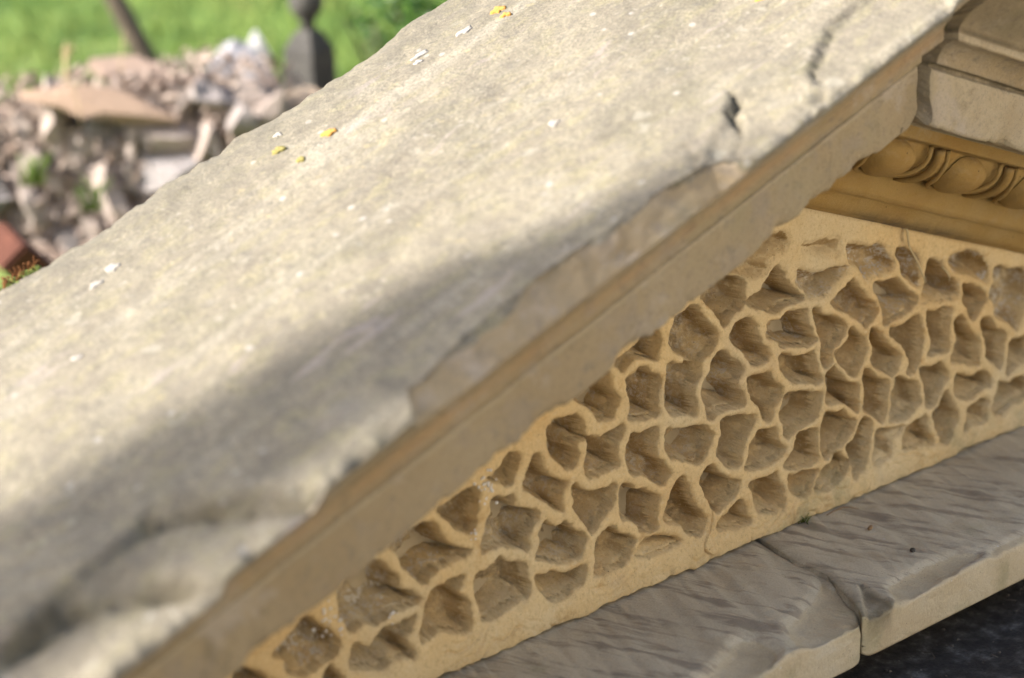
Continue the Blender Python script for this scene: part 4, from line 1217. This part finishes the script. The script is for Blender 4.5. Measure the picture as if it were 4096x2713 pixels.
# unseen pale gravel, added in front to bounce warm sunlight upward
kp = NT('pale_gravel', .95)
pc = kp.ramp(kp.noise(40, 6, .7), [(0.3, (0.45, 0.37, 0.27)), (0.55, (0.56, 0.475, 0.36)), (0.75, (0.63, 0.545, 0.43))])
kp.color(pc)
kp.bump(kp.voro(70), .006, .8)
xs = np.arange(-9, 9.01, .15); ys = np.arange(-8, -.54, .15)
X, Y = np.meshgrid(xs, ys, indexing='ij')
Z = GZ + .012 + .006 * fbm(X * 3, Y * 3, 61, 4)
edge = np.minimum(np.minimum(X + 9, 9 - X), np.minimum(Y + 8, -.6 - Y))
Z -= .12 * sstep(.3, 0, edge)
o = add_mesh('bounce_path', np.stack([X, Y, Z], -1).reshape(-1, 3), grid_faces(len(xs), len(ys)), kp.m)
tag(o, 'pale gravel strip added in front of the pediment to bounce sunlight', kind='structure')

# house added behind the camera to bounce sunlight onto the shaded front
M_LIME = mat_simple('pale_limestone', [(0.3, (0.41, 0.38, 0.32)), (0.55, (0.51, 0.475, 0.41)), (0.75, (0.57, 0.535, 0.47))], 1.3, .004, detail=8)
M_PANE = mat_simple('window_glass', [(0.3, (0.03, 0.035, 0.04)), (0.7, (0.05, 0.055, 0.06))], 2, 0, .08)
M_SLATE = mat_simple('slate', [(0.3, (0.07, 0.07, 0.075)), (0.7, (0.13, 0.13, 0.14))], 3, .01)
house = empty('fill_house', (4.0, -8.2, GZ))
tag(house, 'pale limestone house added outside the frame to bounce sunlight onto the pediment', 'house')


def boxes(lst):
    out = []
    for x0, x1, y0, y1, z0, z1 in lst:
        v = [(x0, y0, z0), (x1, y0, z0), (x1, y1, z0), (x0, y1, z0), (x0, y0, z1), (x1, y0, z1), (x1, y1, z1), (x0, y1, z1)]
        f = [(3, 2, 1, 0), (4, 5, 6, 7), (0, 1, 5, 4), (1, 2, 6, 5), (2, 3, 7, 6), (3, 0, 4, 7)]
        out.append((v, f))
    return join(out)


WX = [-6.6, -3.3, 3.3, 6.6]
wl = [(-9.5, 9.5, -6, -.3, -.2, 6.6)]
cols = sorted([-9.5, 9.5] + [x + k for x in WX for k in (-.5, .5)])
for i in range(0, len(cols), 2):
    wl.append((cols[i], cols[i + 1], -.3, 0, -.2, 6.6))
for x in WX:
    wl += [(x - .5, x + .5, -.3, 0, -.2, 1.0), (x - .5, x + .5, -.3, 0, 2.6, 4.1), (x - .5, x + .5, -.3, 0, 5.6, 6.6)]
v, f = boxes(wl)
add_mesh('wall', v, f, M_LIME, house, False)
for x in WX:
    for z in (1.0, 4.1):
        v, f = boxes([(x - .5, x + .5, -.26, -.22, z, z + 1.6)])
        w_ = add_mesh('window', v, f, M_PANE, house, False)
        v, f = boxes([(x - .62, x + .62, .003, .09, z - .12, z)])
        add_mesh('sill', v, f, M_LIME, w_, False)
v = [(-9.9, .4, 6.6), (9.9, .4, 6.6), (9.9, -3.1, 9.0), (-9.9, -3.1, 9.0), (9.9, -6.6, 6.6), (-9.9, -6.6, 6.6)]
add_mesh('roof', v, [(0, 1, 2, 3), (3, 2, 4, 5), (0, 3, 5), (1, 4, 2), (0, 5, 4, 1)], M_SLATE, house, False)

# grass blades
rg = np.random.RandomState(4)
N = 26000
d = rg.uniform(3.3, 9, N) ; an = rg.uniform(math.radians(20), math.radians(58), N)
bx = CAM.x + d * np.sin(an); by = CAM.y + d * np.cos(an)
bz = GZ - .02
h = rg.uniform(.02, .06, N); ta = rg.uniform(0, 6.28, N); wd = rg.uniform(.002, .004, N)
dx = np.cos(ta) * wd; dy = np.sin(ta) * wd
lx = rg.normal(0, .02, N); ly = rg.normal(0, .02, N)
V = np.stack([np.stack([bx - dx, by - dy, np.full(N, bz)], 1), np.stack([bx + dx, by + dy, np.full(N, bz)], 1), np.stack([bx + lx, by + ly, bz + h], 1)], 1).reshape(-1, 3)
Fc = np.arange(N * 3).reshape(-1, 3)
M_GRASS = mat_simple('grass_blade', [(0.34, (0.045, 0.085, 0.012)), (0.5, (0.105, 0.155, 0.028)), (0.66, (0.21, 0.22, 0.07))], 4, 0)
o = add_mesh('grass', V, Fc, M_GRASS, smooth=False)
tag(o, 'short sunlit grass on the lawn', 'grass', kind='stuff')

# rubble wall
PINK = mat_simple('pinkish_rubble', [(0.3, (0.26, 0.205, 0.175)), (0.5, (0.35, 0.285, 0.245)), (0.72, (0.43, 0.365, 0.32))], 22, .006, rand=.2)
GREYS = mat_simple('grey_rubble', [(0.3, (0.18, 0.16, 0.15)), (0.5, (0.24, 0.215, 0.205)), (0.72, (0.30, 0.275, 0.265))], 22, .006, rand=.2)
TANS = mat_simple('brown_rubble', [(0.3, (0.22, 0.15, 0.11)), (0.5, (0.30, 0.215, 0.165)), (0.72, (0.36, 0.28, 0.225))], 22, .006, rand=.2)
SOILM = mat_simple('litter_soil', [(0.3, (0.16, 0.11, 0.08)), (0.55, (0.30, 0.225, 0.17)), (0.75, (0.42, 0.34, 0.275))], 20, .01)
HU = Vector((.80, -.60, 0)); HB = Vector((.60, .80, 0))     # along the wall / away from the camera
HO = Vector((1.2043, 2.9052, 0))
TOPS = [(-.9, -.30), (-.41, -.275), (-.33, -.27), (-.25, -.26), (-.18, -.255), (-.08, -.25), (0, -.235), (.06, -.22), (.12, -.22), (.2, -.235), (.24, -.26), (.29, -.34), (.36, -.42), (.5, -.44), (1.3, -.47)]


def wall_top(u):
    return float(np.interp(u, [p[0] for p in TOPS], [p[1] for p in TOPS]))


wroot = empty('rubble_wall', (.3387, 1.4998, .1177 - .62 * .66))
wroot.scale = (.66, .66, .66)
tag(wroot, 'low tumbled wall of pinkish and grey rubble stones behind the pediment', 'wall')
# earth core
V = []
us = np.linspace(-1.2, 1.6, 60)
prof = [(-.42, 0), (-.10, .55), (.02, 1.0), (.30, 1.0), (.55, 0)]
for u in us:
    ht = wall_top(u) - .045 - WZ
    for bb, k in prof:
        p = HU * u + HB * (bb + .12 + .02 * mnoise.noise(Vector((u * 5, k * 4, 0))))
        V.append((p.x, p.y, ht * k * (1 + .05 * mnoise.noise(Vector((u * 7, k * 5, 3))))))
core = add_mesh('earth_core', V, grid_faces(60, 5), SOILM, wroot)


def rock_mesh(seed, sub=2):
    v, f = ico(1.0, sub)
    out = []
    sv = Vector((seed * 3.7, seed * 1.3, seed * 5.1))
    for p in v:
        k = 1 + .55 * mnoise.noise(p * 1.2 + sv) + .38 * mnoise.noise(p * 2.6 + sv)
        q = p * k
        for ax in (Vector((.8, .3, .5)), Vector((-.4, .8, .4)), Vector((.1, -.7, .7)), Vector((-.5, -.2, -.8))):
            ax = (ax + Vector((mnoise.noise(sv * 1.1), mnoise.noise(sv * 1.7), 0))).normalized()
            dd = q.dot(ax)
            if dd > .58:
                q = q - ax * (dd - .58) * .92
        out.append(q)
    me = bpy.data.meshes.new('stone')
    me.from_pydata([tuple(q) for q in out], [], f)
    me.polygons.foreach_set('use_smooth', [False] * len(f))
    return me


ROCKS = {}
for mname, mt in (('p', PINK), ('g', GREYS), ('t', TANS)):
    for s in range(5):
        me = rock_mesh(s + {'p': 0, 'g': 11, 't': 23}[mname], 2)
        me.materials.append(mt)
        ROCKS[(mname, s)] = me
rr = random.Random(21)
cnt = 0
face = [(-.42, 0), (-.10, .55), (.02, 1.0)]
for rowi in range(11):
    k = (rowi + .5) / 10
    u = -.95 + rr.uniform(0, .05)
    while u < 1.35 and cnt < 275:
        size = rr.choice((rr.uniform(.025, .05), rr.uniform(.04, .085)))
        kk = k + rr.uniform(-.03, .03)
        ht = wall_top(u) - WZ
        if k > 1:
            bb = rr.uniform(.03, .25); zz = ht - .035
        else:
            bb = float(np.interp(kk, [0, .55, 1], [-.42, -.10, .02])); zz = ht * kk - .028
        p = HU * u + HB * (bb + .115)
        mn = rr.choices(['p', 'g', 't'], [.66, .2, .14])[0]
        o = bpy.data.objects.new('stone', ROCKS[(mn, rr.randint(0, 4))])
        COL.objects.link(o); o.parent = wroot
        o.location = (p.x, p.y, zz)
        o.scale = (size * rr.uniform(.9, 1.5), size * rr.uniform(.8, 1.1), size * rr.uniform(.65, 1.0))
        o.rotation_euler = (rr.uniform(-1.5, 1.5), rr.uniform(-1.5, 1.5), rr.uniform(0, 6.28))
        u += size * rr.uniform(1.35, 2.0)
        cnt += 1


M_LITTER = mat_simple('dead_leaf', [(0.3, (0.17, 0.115, 0.085)), (0.5, (0.29, 0.225, 0.185)), (0.7, (0.38, 0.315, 0.27))], 14, 0)
lr = np.random.RandomState(31)
V, Fc = [], []
for i in range(4200):
    u = lr.uniform(-.6, 1.0); k = lr.rand() ** .7
    ht = wall_top(u) - WZ
    if lr.rand() < .3:
        bb = lr.uniform(.0, .30); zz = ht - .005 + lr.uniform(-.02, .025)
    else:
        bb = float(np.interp(k, [0, .55, 1], [-.42, -.10, .02])) - lr.uniform(-.01, .035); zz = ht * k + lr.uniform(-.02, .01)
    c = np.array(HU * u + HB * (bb + .115)) + np.array([0, 0, zz])
    a, b = lr.normal(0, 1, 3), lr.normal(0, 1, 3)
    a /= np.linalg.norm(a); b -= a * a.dot(b); b /= np.linalg.norm(b)
    n_ = np.cross(a, b); s_ = lr.uniform(.006, .024)
    n0 = len(V)
    V += [tuple(c - a * s_ + n_ * s_ * .3), tuple(c + b * s_ * .45), tuple(c + a * s_ + n_ * s_ * .35), tuple(c - b * s_ * .45)]
    Fc.append((n0, n0 + 1, n0 + 2, n0 + 3))
o = add_mesh('leaf_litter', V, Fc, M_LITTER, wroot, False)
o['kind'] = 'stuff'


def rock(name, loc, dims, rz, seed, mat, label, cat='rock', group=None):
    me = rock_mesh(seed, 2)
    me.name = name
    me.materials.append(mat)
    o = bpy.data.objects.new(name, me)
    COL.objects.link(o)
    o.location = loc; o.scale = dims; o.rotation_euler = (.1, .15, rz)
    return tag(o, label, cat, group)


M_CHALK = mat_simple('white_rock', [(0.3, (0.52, 0.50, 0.46)), (0.7, (0.66, 0.64, 0.60))], 30, .004)
M_BLUE = mat_simple('blue_grey_rock', [(0.3, (0.22, 0.215, 0.23)), (0.6, (0.33, 0.32, 0.335)), (0.8, (0.43, 0.42, 0.43))], 22, .006)
M_PALE = mat_simple('pale_pink_rock', [(0.3, (0.27, 0.23, 0.21)), (0.7, (0.35, 0.305, 0.285))], 22, .006)
M_RUSTY = mat_simple('orange_stone', [(0.3, (0.30, 0.20, 0.135)), (0.7, (0.40, 0.285, 0.205))], 22, .006)
M_SAND = mat_simple('sandy_rock', [(0.3, (0.36, 0.27, 0.19)), (0.7, (0.46, 0.36, 0.27))], 22, .006)
G = 'loose rocks on the rubble wall'
rock('rock', (0.5748, 1.6146, 0.1408), (0.0213, 0.0213, 0.0356), .4, 41, M_CHALK, 'bright white upright rock on top of the rubble wall', group=G)
rock('rock', (0.5471, 1.6415, 0.1097), (0.0668, 0.0535, 0.0535), 1.1, 42, M_BLUE, 'large lilac grey rock with a dark hollow beside the white rock', group=G)
rock('rock', (0.545, 1.575, 0.080), (0.0463, 0.0446, 0.0668), 2.0, 43, M_BLUE, 'tall blue grey rock next to the ball topped post', group=G)
rock('rock', (0.4316, 1.5326, 0.1031), (0.0446, 0.0401, 0.0312), .3, 44, M_PALE, 'pale pinkish white rock in front of the lilac grey one', group=G)
rock('rock', (0.2897, 1.6118, 0.1031), (0.1203, 0.0535, 0.0267), -.64, 45, M_RUSTY, 'long flat orange brown stone lying on the rubble wall', group=G)
rock('rock', (0.4316, 1.4534, 0.0767), (0.0302, 0.0285, 0.0302), .9, 46, M_PALE, 'small round pale rock low on the wall face', group=G)
rock('rock', (0.5834, 1.5128, 0.066), (0.0446, 0.0401, 0.0356), 1.6, 47, M_SAND, 'sandy peach rock at the cornice edge below the post', group=G)
rock('rock', (0.4019, 1.6943, 0.121), (0.0757, 0.0446, 0.0267), -.7, 48, TANS, 'brown sloping rock left of the lilac grey rock', group=G)

# red brick lying at the wall foot
import bmesh
bm = bmesh.new()
bmesh.ops.create_cube(bm, size=1)
for vtx in bm.verts:
    vtx.co = Vector((vtx.co.x * .14, vtx.co.y * .067, vtx.co.z * .045))
bmesh.ops.bevel(bm, geom=list(bm.edges), offset=.004, segments=2, affect='EDGES')
me = bpy.data.meshes.new('brick'); bm.to_mesh(me); bm.free()
M_BRICK = mat_simple('red_clay', [(0.3, (0.055, 0.018, 0.011)), (0.7, (0.10, 0.036, 0.022))], 40, .003)
me.materials.append(M_BRICK)
o = bpy.data.objects.new('brick', me); COL.objects.link(o)
o.location = (-.0238, 1.2983, -.0176); o.rotation_euler = (.5, .75, .35)
tag(o, 'red clay brick tilted in the dark gap at the left edge', 'brick')
SU = None

# stone post with ball finial
M_POST = mat_simple('dark_post_stone', [(0.3, (0.035, 0.033, 0.03)), (0.55, (0.06, 0.056, 0.05)), (0.8, (0.10, 0.095, 0.08))], 14, .004)
post = empty('stone_post', (.6982, 1.6453, -.0193))
post.scale = (.5, .5, .5)
tag(post, 'dark square stone post with a ball finial on a narrow neck', 'post')
post.rotation_euler = (0, 0, .25)


def prism(levels, n=4, rot=math.pi / 4):
    V, Fc = [], []
    for z, r_ in levels:
        for k in range(n):
            a = rot + 2 * math.pi * k / n
            V.append((r_ * math.cos(a), r_ * math.sin(a), z))
    for i in range(len(levels) - 1):
        for k in range(n):
            Fc.append((i * n + k, i * n + (k + 1) % n, (i + 1) * n + (k + 1) % n, (i + 1) * n + k))
    Fc.append(tuple(range(n - 1, -1, -1))); Fc.append(tuple(range((len(levels) - 1) * n, len(levels) * n)))
    return V, Fc


v, f = prism([(-.22, .092), (0, .090), (.275, .083), (.283, .079)])
add_mesh('shaft', v, f, M_POST, post, False)
v, f = prism([(.283, .078), (.30, .066), (.325, .052), (.340, .030), (.344, .026)])
add_mesh('cap', v, f, M_POST, post, False)
lv = [(.344, .024), (.362, .022), (.376, .030), (.392, .044), (.41, .054), (.432, .058), (.455, .054), (.475, .042), (.488, .022), (.492, .004)]
v, f = prism(lv, 24, 0)
add_mesh('finial', v, f, M_POST, post, True)

# low kerb stone beside the post
v, f = prism([(-.1, .056), (.10, .053), (.105, .049)])
o = add_mesh('kerb_stone', v, f, M_BLUE, None, False)
o.location = (.8392, 1.5558, -.0193)
tag(o, 'low blue grey kerb stone right of the ball topped post', 'kerb stone')

# ------------------------------------------------------------------ trees and plants
M_BARK = mat_simple('bark', [(0.3, (0.045, 0.034, 0.024)), (0.55, (0.09, 0.07, 0.05)), (0.8, (0.15, 0.12, 0.085))], 12, .01)
M_LEAF = mat_simple('dark_leaf', [(0.3, (0.02, 0.05, 0.008)), (0.55, (0.05, 0.12, 0.018)), (0.8, (0.12, 0.20, 0.04))], 9, 0, .35)


def leaf_cloud(center, rad, n, size, seed, squash=1.0):
    r = np.random.RandomState(seed)
    V, Fc = [], []
    for i in range(n):
        p = r.normal(0, 1, 3); p /= np.linalg.norm(p)
        p = p * (r.rand() ** .45) * rad
        p[2] *= squash
        a, b = r.normal(0, 1, 3), r.normal(0, 1, 3)
        a /= np.linalg.norm(a); b -= a * a.dot(b); b /= np.linalg.norm(b)
        s = size * r.uniform(.6, 1.2)
        c = np.array(center) + p
        nrm_ = np.cross(a, b)
        base = len(V)
        V += [tuple(c - a * s), tuple(c + b * s * .42 + nrm_ * s * .12), tuple(c + a * s), tuple(c - b * s * .42 + nrm_ * s * .12)]
        Fc.append((base, base + 1, base + 2, base + 3))
    return V, Fc


def limb(p0, p1, r0, r1, seed, n=9, wob=.05):
    p0, p1 = Vector(p0), Vector(p1)
    L = (p1 - p0).length
    pts, rad = [], []
    for i in range(n):
        t = i / (n - 1)
        o_ = Vector((mnoise.noise(Vector((t * 3, seed, 0))), mnoise.noise(Vector((t * 3, seed, 5))), mnoise.noise(Vector((t * 3, seed, 9))))) * wob * L * math.sin(math.pi * t)
        pts.append(p0.lerp(p1, t) + o_); rad.append(r0 + (r1 - r0) * t)
    return tube(pts, rad, 10)


# leaning sapling in view
tr = empty('sapling_tree', (.7592, 2.2358, -.0193))
tr.scale = (.5, .5, .5)
tag(tr, 'slim dark leaning tree trunk rising behind the rubble wall', 'tree')
b0 = Vector((.04, -.07, -.2)); b1 = Vector((-.075, .13, .31)); b2 = Vector((-.42, .7, 1.75))
v, f = tube([b0, Vector((-.022, .04, .1)), b1, Vector((-.16, .28, .7)), b2], [.044, .040, .037, .033, .022], 12)
add_mesh('trunk', v, f, M_BARK, tr)
ps = [limb(Vector((-.16, .28, .9)), Vector((.5, .4, 1.9)), .018, .006, 1), limb(Vector((-.3, .5, 1.3)), Vector((-1.0, .6, 2.2)), .018, .006, 2), limb(b2, Vector((-.4, .9, 2.9)), .02, .006, 3)]
v, f = join(ps)
add_mesh('limbs', v, f, M_BARK, tr)
v, f = leaf_cloud((-.3, .65, 2.4), .75, 500, .045, 5)
add_mesh('crown', v, f, M_LEAF, tr, False)

# shrub at the top edge of the view
sh = empty('shrub', (.8703, 1.5922, -.1044))
sh.scale = (.55, .55, .55)
tag(sh, 'dark leafy shrub behind the cornice right of the ball topped post', 'shrub')
ps = []
for i in range(7):
    a = i * .9
    ps.append(limb((0, 0, -.02), (.16 * math.cos(a) - .05, 0.16 * math.sin(a), .48), .016, .004, i + 10))
v, f = join(ps)
add_mesh('stems', v, f, M_BARK, sh)
v1 = leaf_cloud((.02, .0, .50), .20, 620, .022, 9, 1.1)
v2 = leaf_cloud((.10, -.06, .40), .17, 260, .022, 10, 1.0)
v, f = join([v1, v2])
add_mesh('foliage', v, f, M_LEAF, sh, False)

# tree standing off to the left; one of its limbs shades the cornice
sh_a = Vector((-.84, -.080, .232)); sh_b = Vector((-.40, -.150, .389))
LD = 6.0
axis = (sh_b - sh_a).normalized()
mid = (sh_a + sh_b) / 2 + SUN_DIR * LD
tip = mid + axis * .17
base = mid - axis * 1.75 + Vector((0, 0, -.10))
bt = empty('bare_tree', (base.x - .12, base.y + .05, GZ))
tag(bt, 'bare branched tree outside the frame whose limb shades the cornice', 'tree')
off = bt.location
trunk_top = Vector((base.x - .25, base.y + .5, 5.4))
v, f = tube([(0, 0, -.1), (.03, .0, 1.2), (.06, -.02, base.z - GZ), (-.05, .2, base.z - GZ + 1.2), trunk_top - off], [.17, .15, .13, .09, .05], 14)
add_mesh('trunk', v, f, M_BARK, bt)
ps = []
pts = [base - off, (mid - axis * 1.0) - off + Vector((0, 0, .015)), (mid - axis * .4) - off, mid - off, (mid + axis * .22) - off, tip - off, tip + axis * .22 + Vector((0, 0, .03)) - off]
ps.append(tube(pts, [.110, .090, .078, .070, .056, .040, .012], 12))
for i in range(6):
    a = i * 1.1 + 2.0
    q0 = Vector((0, 0, base.z - GZ + .5 + i * .28))
    ps.append(limb(q0, q0 + Vector((-1.2 + .3 * math.cos(a), 1.0 * math.sin(a) + .5, .9)), .04, .008, 30 + i))
v, f = join(ps)
add_mesh('limbs', v, f, M_BARK, bt)

# unseen clipped greenery, added to cut the light from the left front
hg = empty('added_hedge', (-6.2, -4.6, GZ))
tag(hg, 'dark clipped greenery added outside the frame to cut light from the left', 'added_hedge')
cl = []
hr = np.random.RandomState(14)
for i in range(16):
    for j in range(3):
        cl.append(leaf_cloud((.3 * (j - 1), -3.0 + .42 * i, .5 + hr.uniform(-.1, .1)), .55, 120, .07, 300 + i * 3 + j, 1.0))
        cl.append(leaf_cloud((.3 * (j - 1), -3.0 + .42 * i, 1.4 + hr.uniform(-.1, .1)), .55, 120, .07, 400 + i * 3 + j, 1.0))
v, f = join(cl)
add_mesh('foliage', v, f, M_LEAF, hg, False)
ps = [limb((.1 * math.sin(i), -3.0 + .42 * i, -.05), (.05, -3.0 + .42 * i, 1.5), .03, .012, 90 + i) for i in range(16)]
v, f = join(ps)
add_mesh('stems', v, f, M_BARK, hg)

# unseen broad tree added behind; its crown blocks skylight on the cornice top
gt = empty('sky_block_tree', (.9, 6.0, GZ))
tag(gt, 'large broadleaf tree added behind the pediment, crown above the frame blocking skylight', 'tree')
v, f = tube([(0, 0, -.1), (.02, .03, 1.2), (-.05, .0, 2.6), (.05, -.05, 4.2), (.1, -.2, 6.0)], [.24, .21, .18, .13, .06], 14)
add_mesh('trunk', v, f, M_BARK, gt)
ps = []
for i in range(9):
    a = i * 2.4
    q0 = Vector((0, 0, 2.6 + .3 * i))
    ps.append(limb(q0, q0 + Vector((2.6 * math.cos(a), 2.6 * math.sin(a), 1.3)), .07, .015, 60 + i))
v, f = join(ps)
add_mesh('limbs', v, f, M_BARK, gt)
clouds = []
for i in range(26):
    a = i * 2.4; rr_ = 3.0 * math.sqrt((i + .5) / 26)
    clouds.append(leaf_cloud((rr_ * math.cos(a) + .2, rr_ * math.sin(a) - .6, 5.3 + .9 * mnoise.noise(Vector((i * .7, 1, 2)))), 1.15, 150, .12, 200 + i, .8))
v, f = join(clouds)
add_mesh('crown', v, f, M_LEAF, gt, False)

# dry stalks and weeds on the wall
GS = 'dry stalks on the rubble wall'
for i, (x, y, z, l, lx, lab) in enumerate([
        (.2833, 1.7103, .1045, .08, .008, 'thick pale dry stalk standing upright left of the tree trunk'),
        (.3564, 1.6701, .1045, .092, .0145, 'thin pale dry stalk crossing in front of the leaning tree trunk'),
        (.2402, 1.5953, .0781, .105, -.02, 'fine straw coloured stalk leaning over the left stones')]):
    rad = (.003, .0010, .0009)[i]
    v, f = tube([(0, 0, 0), (lx * .3, 0, l * .5), (lx, 0, l)], [rad, rad * .9, rad * .5], 6)
    if i == 0:
        vv = leaf_cloud((lx, 0, l * .85), .009, 24, .005, 4, 2.2)
        v, f = join([(v, f), vv])
    o = add_mesh('dry_stalk', v, f, M_STRAW)
    o.location = (x, y, z)
    tag(o, lab, 'dry stalk', GS)
for i, (x, y, z, lab) in enumerate([(.1549, 1.4303, .0, 'small green weed sprouting low between the rubble stones'), (.0839, 1.4699, .045, 'small green weed tuft at the left edge of the wall')]):
    o = sprig('weed', (x, y, z), 26, .05, M_GRASS, .008, 50 + i, .0011, .45)
    tag(o, lab, 'weed', 'weeds on the rubble wall')
